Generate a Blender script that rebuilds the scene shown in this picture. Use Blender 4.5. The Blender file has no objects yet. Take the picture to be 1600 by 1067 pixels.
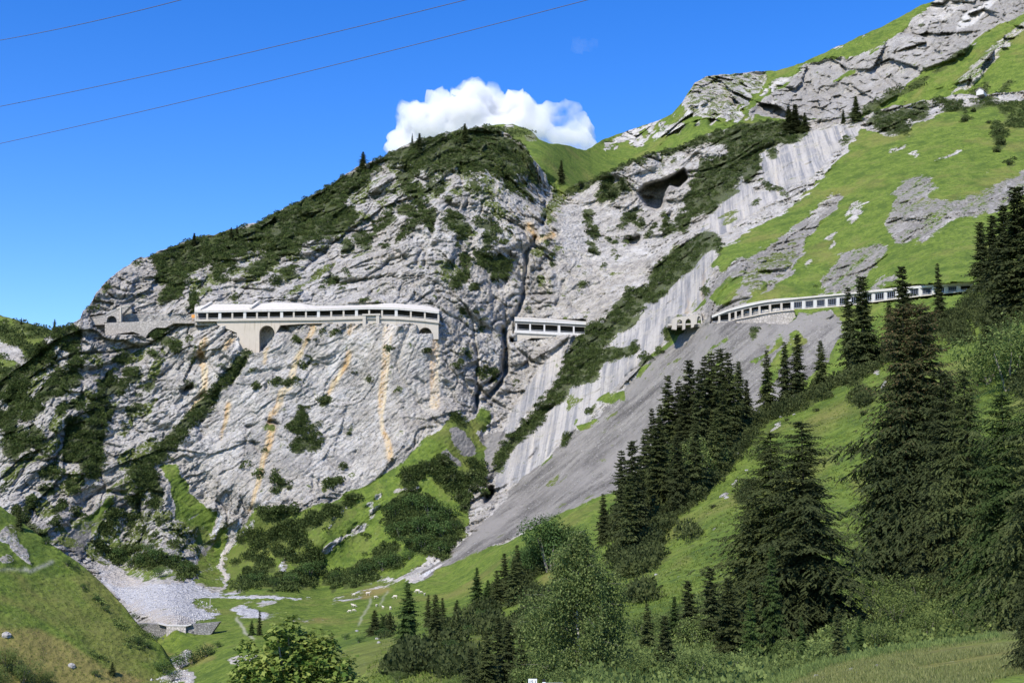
import bpy, math, random
import numpy as np
random.seed(7); RNG = np.random.default_rng(7)
R = math.radians
scene = bpy.context.scene
# ---------------------------------------------------------------- camera, sky, sun, exposure
CAM = np.array([0.0, 0.0, 1.7]); PITCH = math.atan(266.5/2000)
cam = bpy.data.cameras.new('camera'); cam_o = bpy.data.objects.new('camera', cam)
scene.collection.objects.link(cam_o); scene.camera = cam_o
cam.sensor_width = 36.0; cam.lens = 45.0; cam.clip_start = 0.2; cam.clip_end = 20000
cam_o.location = CAM; cam_o.rotation_euler = (math.pi/2+PITCH, 0, 0)
SUN = np.array([-0.36, -0.58, 0.73]); SUN /= np.linalg.norm(SUN)
world = bpy.data.worlds.new('World'); scene.world = world; world.use_nodes = True
wn = world.node_tree.nodes; wl = world.node_tree.links
sky = wn.new('ShaderNodeTexSky'); sky.sky_type = 'NISHITA'; sky.sun_disc = False
sky.sun_elevation = math.asin(SUN[2]); sky.sun_rotation = math.atan2(SUN[0], SUN[1])
sky.altitude = 1600; sky.air_density = 1.1; sky.dust_density = 0.0; sky.ozone_density = 3.5
hs = wn.new('ShaderNodeHueSaturation'); hs.inputs['Hue'].default_value = .516; hs.inputs['Saturation'].default_value = 1.36; hs.inputs['Value'].default_value = 1.42
wl.new(sky.outputs[0], hs.inputs['Color']); wl.new(hs.outputs[0], wn['Background'].inputs[0]); wn['Background'].inputs[1].default_value = 0.13
sl = bpy.data.lights.new('sun', 'SUN'); sl.energy = 4.9; sl.angle = R(0.53); sl.color = (1.0, 0.935, 0.84)
so = bpy.data.objects.new('sun', sl); scene.collection.objects.link(so)
from mathutils import Vector, Matrix
so.rotation_euler = Vector(SUN.tolist()).to_track_quat('Z', 'Y').to_euler()
scene.view_settings.view_transform = 'Standard'; scene.view_settings.look = 'None'
scene.view_settings.exposure = 0.32; scene.view_settings.gamma = 1.0
scene.cycles.max_bounces = 8; scene.cycles.diffuse_bounces = 3; scene.cycles.glossy_bounces = 2; scene.cycles.transmission_bounces = 4; scene.cycles.transparent_max_bounces = 8; scene.cycles.volume_bounces = 8
# ---------------------------------------------------------------- helpers
def at(px, py, Y):
    """world point(s) seen at a place of the 1600 px wide photo, Y metres ahead"""
    px = np.asarray(px, float); py = np.asarray(py, float); Y = np.asarray(Y, float)
    u = (px-800)/2000; v = (533.5-py)/2000
    dy = math.cos(PITCH)-v*math.sin(PITCH); dz = math.sin(PITCH)+v*math.cos(PITCH)
    return np.stack([u*Y/dy+CAM[0], Y+CAM[1], dz*Y/dy+CAM[2]], -1)
def tag(o, label=None, cat=None, group=None, kind=None):
    for k, v in (('label', label), ('category', cat), ('group', group), ('kind', kind)):
        if v: o[k] = v
    return o
def link(o):
    scene.collection.objects.link(o); return o
def empty(name, loc=(0, 0, 0), rz=0, s=1):
    o = bpy.data.objects.new(name, None); o.location = tuple(map(float, loc)); o.rotation_euler = (0, 0, rz)
    o.scale = (s, s, s); return link(o)
def mesh_np(name, V, F, mat, smooth=False):
    """V (n,3), F (m,k) all k-gons"""
    me = bpy.data.meshes.new(name); V = np.asarray(V, np.float32); F = np.asarray(F, np.int32)
    me.vertices.add(len(V)); me.vertices.foreach_set('co', V.ravel())
    k = F.shape[1]; me.loops.add(F.size); me.loops.foreach_set('vertex_index', F.ravel())
    me.polygons.add(len(F)); me.polygons.foreach_set('loop_start', np.arange(len(F), dtype=np.int32)*k)
    if smooth: me.polygons.foreach_set('use_smooth', np.ones(len(F), bool))
    me.update(); me.validate(); me.materials.append(mat); return me
def obj(name, me, parent=None):
    o = bpy.data.objects.new(name, me); link(o)
    if parent is not None: o.parent = parent
    return o
def attr(me, name, arr):
    a = me.attributes.new(name, 'FLOAT_COLOR', 'POINT'); c = np.ones((len(arr), 4), np.float32)
    c[:, :arr.shape[1]] = arr; a.data.foreach_set('color', c.ravel())
class MB:
    """collects boxes, prisms and tubes into ONE mesh"""
    def __init__(s): s.v = []; s.f = []
    def add(s, vs, fs):
        b = len(s.v); s.v += [tuple(map(float, x)) for x in vs]; s.f += [[b+i for i in f] for f in fs]
    def box8(s, p): s.add(p, [(0,3,2,1),(4,5,6,7),(0,1,5,4),(1,2,6,5),(2,3,7,6),(3,0,4,7)])
    def box(s, c, d, rz=0):
        c = np.array(c, float); ca, sa = math.cos(rz), math.sin(rz); p = []
        for z in (-1, 1):
            for x, y in ((-1,-1),(1,-1),(1,1),(-1,1)):
                X, Y_ = x*d[0]/2, y*d[1]/2; p.append(c+np.array([X*ca-Y_*sa, X*sa+Y_*ca, z*d[2]/2]))
        s.box8(p)
    def prism(s, front, off):
        """polygon (n,3) pushed along off"""
        n = len(front); a = [np.array(p, float) for p in front]; b = [p+np.array(off, float) for p in a]
        s.add(a+b, [list(range(n)), list(range(2*n-1, n-1, -1))]+[[i, n+i, n+(i+1) % n, (i+1) % n] for i in range(n)])
    def strip(s, top, bot, off):
        """band between two polylines, thickened by off"""
        n = len(top); off = np.array(off, float); p = list(top)+list(bot)+[q+off for q in top]+[q+off for q in bot]; f = []
        for i in range(n-1):
            f += [[i, n+i, n+i+1, i+1], [2*n+i, 2*n+i+1, 3*n+i+1, 3*n+i], [i, i+1, 2*n+i+1, 2*n+i], [n+i, 3*n+i, 3*n+i+1, n+i+1]]
        f += [[0, 2*n, 3*n, n], [n-1, 2*n-1, 4*n-1, 3*n-1]]; s.add(p, f)
    def tube(s, pts, rad, n=6):
        pts = [np.array(p, float) for p in pts]; rad = rad if hasattr(rad, '__len__') else [rad]*len(pts)
        ring = []; b = len(s.v)
        for i, p in enumerate(pts):
            d = pts[min(i+1, len(pts)-1)]-pts[max(i-1, 0)]; d /= np.linalg.norm(d)+1e-9
            a = np.cross(d, (0, 0, 1) if abs(d[2]) < .9 else (1, 0, 0)); a /= np.linalg.norm(a); c = np.cross(d, a)
            for k in range(n):
                t = 2*math.pi*k/n; s.v.append(tuple(p+rad[i]*(a*math.cos(t)+c*math.sin(t))))
        for i in range(len(pts)-1):
            for k in range(n): s.f.append([b+i*n+k, b+i*n+(k+1) % n, b+(i+1)*n+(k+1) % n, b+(i+1)*n+k])
        s.f.append([b+k for k in range(n)][::-1]); s.f.append([b+(len(pts)-1)*n+k for k in range(n)])
    def build(s, name, mat, parent=None, smooth=False):
        me = bpy.data.meshes.new(name); me.from_pydata(s.v, [], s.f); me.update()
        me.materials.append(mat)
        if smooth: me.polygons.foreach_set('use_smooth', [True]*len(me.polygons))
        import bmesh
        bm = bmesh.new(); bm.from_mesh(me); bmesh.ops.recalc_face_normals(bm, faces=bm.faces); bm.to_mesh(me); bm.free()
        return obj(name, me, parent)
# ---- gradient noise in numpy
def _h(ix, iy, iz, s):
    h = (ix.astype(np.int64)*374761393+iy.astype(np.int64)*668265263+iz.astype(np.int64)*2147483647+s*974711) & 0xffffffff
    h = ((h ^ (h >> 13))*1274126177) & 0xffffffff; return (h ^ (h >> 16)) & 0xffff
_G = np.random.default_rng(3).normal(size=(256, 3)); _G /= np.linalg.norm(_G, axis=1)[:, None]
def noise(P, f=1.0, s=0):
    P = P*f; i = np.floor(P).astype(np.int64); w = P-i; u = w*w*w*(w*(w*6-15)+10); r = 0
    for dx in (0, 1):
        for dy in (0, 1):
            for dz in (0, 1):
                g = _G[_h(i[..., 0]+dx, i[..., 1]+dy, i[..., 2]+dz, s) & 255]
                d = g[..., 0]*(w[..., 0]-dx)+g[..., 1]*(w[..., 1]-dy)+g[..., 2]*(w[..., 2]-dz)
                r = r+d*(u[..., 0] if dx else 1-u[..., 0])*(u[..., 1] if dy else 1-u[..., 1])*(u[..., 2] if dz else 1-u[..., 2])
    return r*1.5
def fbm(P, f, o=4, s=0, g=.5):
    r = 0; a = 1
    for k in range(o): r = r+a*noise(P, f, s+k); f *= 2.03; a *= g
    return r
def facet(P, f, s=0, amp=.55):
    """broken faces: every cell of a jittered lattice is a plane of its own"""
    q = P*f; i0 = np.floor(q).astype(np.int64); best = np.full(q.shape[:-1], 9.0); out = np.zeros(q.shape[:-1])
    for dx in (-1, 0, 1):
        for dy in (-1, 0, 1):
            for dz in (-1, 0, 1):
                i = i0+np.array([dx, dy, dz]); h = _h(i[..., 0], i[..., 1], i[..., 2], s); h2 = _h(i[..., 1], i[..., 2], i[..., 0], s+9)
                c = i+.5+.42*_G[h & 255]; e = q-c; d = (e*e).sum(-1); k = d < best
                t = (e*_G[h2 & 255]).sum(-1)*amp*1.8+((h2 >> 8)/255.-.5)*(1-amp)
                best = np.where(k, d, best); out = np.where(k, t, out)
    return out
def sm(x, a, b):
    t = np.clip((x-a)/(b-a), 0, 1); return t*t*(3-2*t)
# ---- masks of ground cover, drawn as outlines (photo units) on a raster, carried onto the terrain by interpolation
X0, Y0, ST = -220.0, -260.0, 2.0; NW, NH = 1100, 780
GX, GY = np.meshgrid(X0+ST*np.arange(NW), Y0+ST*np.arange(NH))
def raster(): return np.zeros((NH, NW), np.float32)
def poly(m, pts, val=1.0, add=False):
    pts = np.array(pts, float); x0, y0 = pts.min(0); x1, y1 = pts.max(0)
    a, b = max(0, int((x0-X0)/ST)), min(NW, int((x1-X0)/ST)+2); c, d = max(0, int((y0-Y0)/ST)), min(NH, int((y1-Y0)/ST)+2)
    if a >= b or c >= d: return
    gx, gy = GX[c:d, a:b], GY[c:d, a:b]; ins = np.zeros(gx.shape, bool); n = len(pts)
    for i in range(n):
        (xa, ya), (xb, yb) = pts[i], pts[(i+1) % n]
        if ya == yb: continue
        ins ^= ((ya > gy) != (yb > gy)) & (gx < (xb-xa)*(gy-ya)/(yb-ya)+xa)
    m[c:d, a:b][ins] = val
def seg_dist(m_pts, gx, gy):
    D = np.full(gx.shape, 1e9); T = np.zeros(gx.shape); n = len(m_pts)-1
    for i in range(n):
        (xa, ya), (xb, yb) = m_pts[i], m_pts[i+1]; L = (xb-xa)**2+(yb-ya)**2+1e-9
        t = np.clip(((gx-xa)*(xb-xa)+(gy-ya)*(yb-ya))/L, 0, 1); d = np.hypot(gx-xa-t*(xb-xa), gy-ya-t*(yb-ya))
        k = d < D; D[k] = d[k]; T[k] = ((i+t)/n)[k]
    return D, T
def line(m, pts, w, val=1.0, w2=None, soft=1.5):
    pts = np.array(pts, float); w2 = w if w2 is None else w2; pad = max(w, w2)/2+4
    x0, y0 = pts.min(0)-pad; x1, y1 = pts.max(0)+pad
    a, b = max(0, int((x0-X0)/ST)), min(NW, int((x1-X0)/ST)+2); c, d = max(0, int((y0-Y0)/ST)), min(NH, int((y1-Y0)/ST)+2)
    D, T = seg_dist(pts, GX[c:d, a:b], GY[c:d, a:b]); ww = (w+(w2-w)*T)/2
    m[c:d, a:b] = np.maximum(m[c:d, a:b], val*np.clip((ww+soft-D)/(2*soft), 0, 1))
def ell(m, x, y, rx, ry=None, val=1.0, rot=0):
    ry = rx if ry is None else ry; c, s = math.cos(R(rot)), math.sin(R(rot))
    t = np.linspace(0, 2*math.pi, 14)[:-1]; k = 1+.18*np.sin(t*3+x)
    poly(m, np.stack([x+k*(rx*np.cos(t)*c-ry*np.sin(t)*s), y+k*(rx*np.cos(t)*s+ry*np.sin(t)*c)], 1), val)
def blur(m, n=1):
    for _ in range(n):
        m = (np.roll(m, 1, 0)+np.roll(m, -1, 0)+2*m)/4; m = (np.roll(m, 1, 1)+np.roll(m, -1, 1)+2*m)/4
    return m
def look(m, px, py):
    x = np.clip((px-X0)/ST, 0, NW-1.01); y = np.clip((py-Y0)/ST, 0, NH-1.01); i = x.astype(int); j = y.astype(int); u = x-i; v = y-j
    return (m[j, i]*(1-u)+m[j, i+1]*u)*(1-v)+(m[j+1, i]*(1-u)+m[j+1, i+1]*u)*v
def tps(pts):
    p = np.array(pts, float); xy = p[:, :2]/400; z = np.log(p[:, 2]); n = len(p)
    def U(r2): return r2*np.log(r2+1e-9)
    K = U(((xy[:, None]-xy[None])**2).sum(-1))+np.eye(n)*2e-3; Q = np.c_[np.ones(n), xy]
    A = np.block([[K, Q], [Q.T, np.zeros((3, 3))]]); w = np.linalg.solve(A, np.r_[z, 0, 0, 0])
    def ev(px, py):
        sh = px.shape; q = np.stack([px.ravel(), py.ravel()], 1)/400; r = w[n]+q@w[n+1:]
        for i in range(n): r = r+w[i]*U(((q-xy[i])**2).sum(1))
        return np.exp(r).reshape(sh)
    return ev
class Sheet:
    """a sheet of terrain: columns along x, rows from its foot to its skyline, real distances from surveyed depth points"""
    def __init__(s, x0, x1, dx, top, bot, rows, depth, disp=None, edge=3.0, skirt=True, seed=0, over=(), ease=1.0):
        top = np.array(top, float); bot = np.array(bot, float)
        s.x = np.arange(x0, x1+.1, dx); n = len(s.x); q = np.stack([s.x/9, 0*s.x, 0*s.x+seed], 1)
        s.top = np.interp(s.x, top[:, 0], top[:, 1])+edge*fbm(q, .5, 4, seed); s.bot = np.interp(s.x, bot[:, 0], bot[:, 1])
        s.v = np.linspace(0, 1, rows)**ease; s.rows = rows
        px = np.repeat(s.x[None], rows, 0); py = s.bot[None]+(s.top-s.bot)[None]*s.v[:, None]
        D = depth(px, py); s.px, s.py = px, py
        if disp is not None: D = D+disp(px, py, at(px, py, D), D)
        for m, val in over: k = look(m, px, py) > .5; D = np.where(k, val(px, py) if callable(val) else val, D)
        s.D = D; s.P = at(px, py, D)
        s.skirt = skirt
    def point(s, px, py):
        px = np.asarray(px, float); py = np.asarray(py, float)
        i = np.clip((px-s.x[0])/(s.x[1]-s.x[0]), 0, len(s.x)-1.01); i0 = i.astype(int); u = i-i0
        t = s.top[i0]*(1-u)+s.top[i0+1]*u; b = s.bot[i0]*(1-u)+s.bot[i0+1]*u
        v = np.clip((b-py)/(b-t+1e-9), 0, .9999); j = np.clip(np.searchsorted(s.v, v)-1, 0, s.rows-2); w = (v-s.v[j])/(s.v[j+1]-s.v[j])
        P = s.P; u = u[..., None]; w = w[..., None]
        return (P[j, i0]*(1-u)+P[j, i0+1]*u)*(1-w)+(P[j+1, i0]*(1-u)+P[j+1, i0+1]*u)*w
    def mesh(s, name, mat, A):
        P = s.P; A = [a.reshape(s.px.shape+(-1,)) for a in A]
        if s.skirt:
            ex = [P[-1]+np.array([0, dy, -dz]) for dy, dz in ((3, .9), (30, 14), (90, 60), (220, 180))]
            P = np.concatenate([P]+[e[None] for e in ex], 0); A = [np.concatenate([a]+[a[-1:]]*4, 0) for a in A]
        r, c = P.shape[:2]; I = np.arange(r*c).reshape(r, c)
        F = np.stack([I[:-1, :-1], I[:-1, 1:], I[1:, 1:], I[1:, :-1]], -1).reshape(-1, 4)
        me = mesh_np(name, P.reshape(-1, 3), F, mat, smooth=True)
        for k, a in enumerate(A): attr(me, 'm%d' % (k+1), a.reshape(r*c, -1))
        return obj(name, me)
# ---------------------------------------------------------------- node helper
class NG:
    def __init__(s, name):
        s.m = bpy.data.materials.new(name); s.m.use_nodes = True; s.t = s.m.node_tree; s.n = s.t.nodes; s.l = s.t.links
        s.b = s.n['Principled BSDF']; s.out = s.n['Material Output']; s.geo = None
    def set(s, sock, v):
        if hasattr(v, 'is_output') or isinstance(v, bpy.types.NodeSocket): s.l.new(v, sock)
        elif isinstance(v, (tuple, list)) and len(v) == 3 and sock.type == 'RGBA': sock.default_value = (*v, 1)
        else: sock.default_value = v
    def pos(s):
        if s.geo is None: s.geo = s.n.new('ShaderNodeNewGeometry')
        return s.geo.outputs['Position']
    def objpos(s): return s.n.new('ShaderNodeTexCoord').outputs['Object']
    def math(s, op, a, b=0.0, c=None, clamp=False):
        n = s.n.new('ShaderNodeMath'); n.operation = op; n.use_clamp = clamp; s.set(n.inputs[0], a); s.set(n.inputs[1], b)
        if c is not None: s.set(n.inputs[2], c)
        return n.outputs[0]
    def mix(s, f, a, b, mode='MIX'):
        n = s.n.new('ShaderNodeMix'); n.data_type = 'RGBA'; n.blend_type = mode; n.clamp_factor = True
        s.set(n.inputs[0], f); s.set(n.inputs[6], a); s.set(n.inputs[7], b); return n.outputs[2]
    def noise(s, scale, detail=4, rough=.55, vec=None, dist=0.0, col=False):
        n = s.n.new('ShaderNodeTexNoise'); s.set(n.inputs['Vector'], vec if vec is not None else s.pos())
        n.inputs['Scale'].default_value = scale; n.inputs['Detail'].default_value = detail; n.inputs['Roughness'].default_value = rough
        n.inputs['Distortion'].default_value = dist; return n.outputs['Color' if col else 'Fac']
    def vor(s, scale, feat='DISTANCE_TO_EDGE', vec=None, out='Distance', rnd=1.0):
        n = s.n.new('ShaderNodeTexVoronoi'); n.feature = feat; s.set(n.inputs['Vector'], vec if vec is not None else s.pos())
        n.inputs['Scale'].default_value = scale; n.inputs['Randomness'].default_value = rnd; return n.outputs[out]
    def map(s, vec, rot=(0, 0, 0), scale=(1, 1, 1)):
        a = s.n.new('ShaderNodeMapping'); a.inputs['Rotation'].default_value = rot; s.l.new(vec, a.inputs['Vector'])
        b = s.n.new('ShaderNodeMapping'); b.inputs['Scale'].default_value = scale; s.l.new(a.outputs[0], b.inputs['Vector']); return b.outputs[0]
    def step(s, x, a, b):
        n = s.n.new('ShaderNodeMapRange'); n.interpolation_type = 'SMOOTHSTEP'; s.set(n.inputs[0], x)
        n.inputs[1].default_value = a; n.inputs[2].default_value = b; return n.outputs[0]
    def attr(s, name):
        n = s.n.new('ShaderNodeAttribute'); n.attribute_name = name; x = s.n.new('ShaderNodeSeparateColor'); s.l.new(n.outputs['Color'], x.inputs[0])
        return x.outputs[0], x.outputs[1], x.outputs[2], n.outputs['Alpha']
    def bump(s, h, dist, strength=1.0, nrm=None):
        n = s.n.new('ShaderNodeBump'); n.inputs['Distance'].default_value = dist; n.inputs['Strength'].default_value = strength
        s.set(n.inputs['Height'], h)
        if nrm is not None: s.l.new(nrm, n.inputs['Normal'])
        return n.outputs[0]
    def done(s, col=None, rough=.9, nrm=None, spec=.2):
        if col is not None: s.set(s.b.inputs['Base Color'], col)
        s.set(s.b.inputs['Roughness'], rough); s.b.inputs['Specular IOR Level'].default_value = spec
        if nrm is not None: s.l.new(nrm, s.b.inputs['Normal'])
        return s.m
def simple(name, col, rough=.8, var=.25, sc=3.0, bumpd=0.0, spec=.2, obj_space=True):
    g = NG(name); p = g.objpos() if obj_space else g.pos(); n = g.noise(sc, 5, .6, p)
    c = g.mix(n, tuple(x*(1-var) for x in col), tuple(min(1, x*(1+var)) for x in col))
    return g.done(c, rough, g.bump(n, bumpd) if bumpd else None, spec)
# ---------------------------------------------------------------- terrain material
def terrain_material():
    g = NG('alpine_ground'); P = g.pos(); m1 = g.attr('m1'); m2 = g.attr('m2'); m3 = g.attr('m3')
    warp = g.noise(.35, 2, .6, col=True)
    fine = g.noise(.7, 5, .68); mid = g.noise(.12, 4, .6); big = g.noise(.025, 3, .55); tiny = g.noise(4.0, 2, .7)
    wp = g.n.new('ShaderNodeVectorMath'); wp.operation = 'MULTIPLY_ADD'; g.l.new(warp, wp.inputs[0]); wp.inputs[1].default_value = (9, 9, 9); g.l.new(P, wp.inputs[2])
    W = wp.outputs[0]
    def edge(m, k=.9, src=fine):   # ragged border of a ground cover
        return g.step(g.math('ADD', m, g.math('MULTIPLY', g.math('SUBTRACT', src, .5), k*1.9)), .40, .60)
    streak = g.noise(1.0, 4, .65, g.map(P, (0, R(38), 0), (.03, .06, .35)))
    mixs = g.math('ADD', g.math('MULTIPLY', fine, .5), g.math('MULTIPLY', streak, .5))
    # rock
    strata = g.noise(1.0, 4, .65, g.map(W, (0, R(42), 0), (.05, .12, .42)))
    PB = g.map(P, (0, 0, .15), (1, 1, 1)); bandn = g.noise(1.0, 4, .7, g.map(PB, (0, 0, 0), (.36, .010, .012)))
    rock = g.mix(g.step(mid, .33, .68), (.445, .418, .370), (.61, .578, .515))
    rock = g.mix(g.step(big, .40, .62), g.mix(.75, rock, (.80, .77, .72), 'MULTIPLY'), rock)
    rock = g.mix(g.math('MULTIPLY', g.step(strata, .50, .62), .55), rock, (.53, .525, .51))
    rock = g.mix(g.math('MULTIPLY', g.step(strata, .48, .38), .55), rock, (.20, .20, .205))
    rock = g.mix(g.math('MULTIPLY', g.step(g.vor(.16, vec=W), .05, .0), .35), rock, (.14, .135, .13))
    for sc_, w_, f_ in ((.045, .010, .65), (.16, .016, .5)):  # crack lines: shade of the gaps painted into the rock colour, with joint dirt
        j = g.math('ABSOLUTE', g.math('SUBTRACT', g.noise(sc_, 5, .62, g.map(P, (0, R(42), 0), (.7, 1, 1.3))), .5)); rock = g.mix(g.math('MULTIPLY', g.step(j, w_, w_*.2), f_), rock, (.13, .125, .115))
    rock = g.mix(g.math('MULTIPLY', g.step(fine, .62, .72), .5), rock, (.19, .20, .15))
    rock = g.mix(g.math('MULTIPLY', g.step(g.noise(.55, 5, .8), .60, .68), .75), rock, (.11, .115, .09))
    rock = g.mix(g.math('MULTIPLY', g.step(tiny, .55, .75), .35), rock, (.62, .595, .55))
    band = g.mix(g.step(bandn, .38, .62), (.19, .195, .205), (.43, .405, .365))
    band = g.mix(g.math('MULTIPLY', g.step(g.noise(.06, 5, .65), .48, .62), .6), band, (.36, .335, .29))
    band = g.mix(g.math('MULTIPLY', g.step(g.noise(1.0, 3, .7, g.map(PB, (0, 0, 0), (.6, .01, .012))), .55, .68), .5), band, (.56, .50, .40))
    rock = g.mix(g.math('MULTIPLY', edge(m2[1], .5), .85), rock, band)
    dark = g.mix(g.step(fine, .35, .65), (.17, .162, .148), (.33, .315, .285))
    rock = g.mix(g.math('MULTIPLY', m2[2], .8), rock, dark)
    ochre = g.mix(g.step(bandn, .35, .7), (.50, .30, .11), (.70, .585, .36))
    rock = g.mix(g.math('MULTIPLY', g.step(g.math('ADD', m1[3], g.math('MULTIPLY', g.math('SUBTRACT', g.math('ADD', g.math('MULTIPLY', fine, .5), g.math('MULTIPLY', bandn, .5)), .5), .7)), .08, .42), .92), rock, ochre)
    rock = g.mix(g.math('MULTIPLY', g.step(g.math('ADD', m2[0], g.math('MULTIPLY', g.math('SUBTRACT', fine, .5), 1.2)), .25, .75), .7), rock, (.66, .64, .59))
    # scree and gravel
    scree = g.mix(g.step(streak, .35, .65), (.115, .108, .098), (.26, .245, .215))
    scree = g.mix(g.math('MULTIPLY', g.step(g.noise(1.1, 4, .75), .56, .66), .75), scree, (.42, .40, .36))
    scree = g.mix(g.math('MULTIPLY', g.step(g.noise(.5, 4, .7), .56, .66), .6), scree, (.095, .09, .082))
    scree = g.mix(g.step(g.noise(.04, 4, .6), .42, .66), scree, (.25, .235, .21))
    base = g.mix(edge(m1[1], 1.3, mixs), rock, scree)
    vg = g.vor(.85, 'F1', out='Color'); vs = g.n.new('ShaderNodeSeparateColor'); g.l.new(vg, vs.inputs[0])
    grav = g.mix(vs.outputs[0], (.46, .46, .465), (.68, .68, .675)); grav = g.mix(g.step(g.vor(.85), .10, .0), grav, (.30, .295, .29))
    grav = g.mix(g.step(big, .5, .6), grav, (.50, .46, .41))
    base = g.mix(edge(m1[2], .5), base, grav)
    # grass
    gn = g.noise(.25, 4, .65)
    patch = g.noise(.09, 4, .65)
    dry = g.math('ADD', g.math('MULTIPLY', g.step(g.noise(.03, 5, .6), .52, .68), .35), m2[3])
    grass = g.mix(g.step(gn, .32, .68), (.088, .134, .019), (.155, .208, .036))
    grass = g.mix(g.math('MULTIPLY', g.step(fine, .50, .62), .8), grass, (.046, .082, .018))
    grass = g.mix(g.math('MULTIPLY', g.step(g.noise(2.6, 3, .7), .48, .62), .6), grass, (.12, .17, .045))
    grass = g.mix(g.math('MULTIPLY', g.step(patch, .50, .64), .65), grass, (.055, .092, .020))
    grass = g.mix(g.math('MULTIPLY', g.step(patch, .46, .34), .5), grass, (.145, .165, .045))
    grass = g.mix(dry, grass, g.mix(fine, (.20, .175, .05), (.26, .20, .085)))
    grass = g.mix(g.math('MULTIPLY', g.step(g.noise(1.7, 3, .6), .66, .72), .7), grass, (.30, .33, .20))
    base = g.mix(edge(m1[0], 1.5, mixs), base, grass)
    olive = g.mix(gn, (.075, .115, .02), (.15, .165, .05))
    base = g.mix(g.math('MULTIPLY', edge(m3[0], 1.5, mid), g.step(fine, .36, .5)), base, olive)
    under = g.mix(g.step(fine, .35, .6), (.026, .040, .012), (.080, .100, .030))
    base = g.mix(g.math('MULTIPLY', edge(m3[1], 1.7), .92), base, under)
    base = g.mix(g.math('MULTIPLY', m3[2], .9), base, (.47, .44, .37))     # trodden path earth
    # relief
    rk = g.math('MULTIPLY', g.math('SUBTRACT', 1.0, m1[0], clamp=True), g.math('SUBTRACT', 1.0, g.math('MULTIPLY', m1[1], .7), clamp=True))
    h = g.math('ADD', g.math('ADD', g.math('MULTIPLY', g.math('ABSOLUTE', g.math('SUBTRACT', fine, .5)), 1.3), g.math('MULTIPLY', g.vor(.45, 'F1', g.map(P, (0, R(42), 0), (.6, 1, 1.5))), .9)), g.math('MULTIPLY', tiny, .3))
    h = g.math('ADD', h, g.math('MULTIPLY', g.math('MULTIPLY', strata, .4), g.math('SUBTRACT', 1.0, m2[1])))
    h = g.math('MULTIPLY', h, g.math('ADD', g.math('MULTIPLY', g.math('MULTIPLY', rk, g.math('SUBTRACT', 1.0, g.math('MULTIPLY', m2[1], .75))), .46), .24))
    n1 = g.bump(h, 1.7, 1.0)
    return g.done(base, .95, n1, .08)
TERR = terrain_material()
# ---------------------------------------------------------------- ground cover outlines of the mountain wall
GR, SC, GV, OC, WH, BD, DK, DR, OL, SH, PA = [raster() for _ in range(11)]
# right hillside meadow
poly(GR, [(1345,200),(1365,205),(1400,210),(1440,190),(1500,165),(1800,140),(1800,560),(1600,470),(1520,446),(1400,455),(1300,462),(1240,470),(1200,478),(1175,482),(1170,470),(1215,445),(1240,420),(1262,380),(1290,345),(1318,300),(1300,300),(1255,345),(1215,372),(1180,400),(1148,408),(1125,425),(1112,412),(1130,385),(1185,355),(1240,322),(1300,268)])
poly(GR, [(1300,470),(1420,455),(1520,445),(1520,560),(1300,640),(1200,690),(1250,600),(1310,545),(1330,520),(1300,488),(1262,480),(1240,505),(1228,508),(1245,480)])
for p in ([(1395,300),(1412,285),(1450,275),(1470,290),(1450,310),(1480,318),(1530,305),(1560,285),(1620,255),(1800,190),(1800,240),(1620,290),(1560,330),(1500,345),(1440,378),(1400,382),(1385,360)],
          [(1275,460),(1290,425),(1312,402),(1345,390),(1378,375),(1388,398),(1360,425),(1340,455)], [(1330,455),(1400,432),(1405,440),(1360,455)]):
    poly(GR, p, .36); poly(SC, p, .6); poly(DK, p, .7)
for x, y, a, b, r in ((1330,325,5,16,35),(1405,232,18,4,-30),(1430,240,10,4,0),(1480,243,26,3,-18),(1462,250,8,3,0),(1300,378,4,14,35),(1265,410,3,14,40),(1345,325,18,6,-40),(1330,345,10,5,-40)):
    ell(GR, x, y, a, b, .2, r)
for p in ([(1112,470),(1140,440),(1170,430),(1165,445),(1130,478)], [(942,621),(971,605),(977,624),(960,628),(942,630),(924,629)], [(893,663),(932,650),(938,655),(908,673)], [(990,592),(1008,566),(1021,566),(1003,587)],
          [(1016,553),(1040,535),(1050,515),(1068,516),(1047,545),(1024,558)], [(1074,490),(1100,464),(1104,477),(1080,492)], [(843,718),(871,702),(864,713),(840,724)], [(1072,508),(1110,495),(1090,508),(1068,520)],
          [(1160,570),(1200,545),(1230,520),(1220,540),(1180,570)], [(1150,478),(1180,466),(1300,455),(1300,464),(1180,474)], [(1165,452),(1190,446),(1185,462),(1170,464)],
          [(1340,498),(1350,640),(1260,660),(1262,610),(1300,545),(1322,520)], [(1215,555),(1250,520),(1262,525),(1225,575),(1190,620),(1185,610)], [(1105,590),(1130,560),(1140,562),(1108,606)], [(940,775),(1000,742),(1000,775),(930,800)],
          [(1110,540),(1140,520),(1135,530),(1100,553)], [(1185,445),(1200,435),(1196,450),(1188,456)], [(1255,480),(1300,482),(1290,492),(1250,498)]):
    poly(GR, p)
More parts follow.
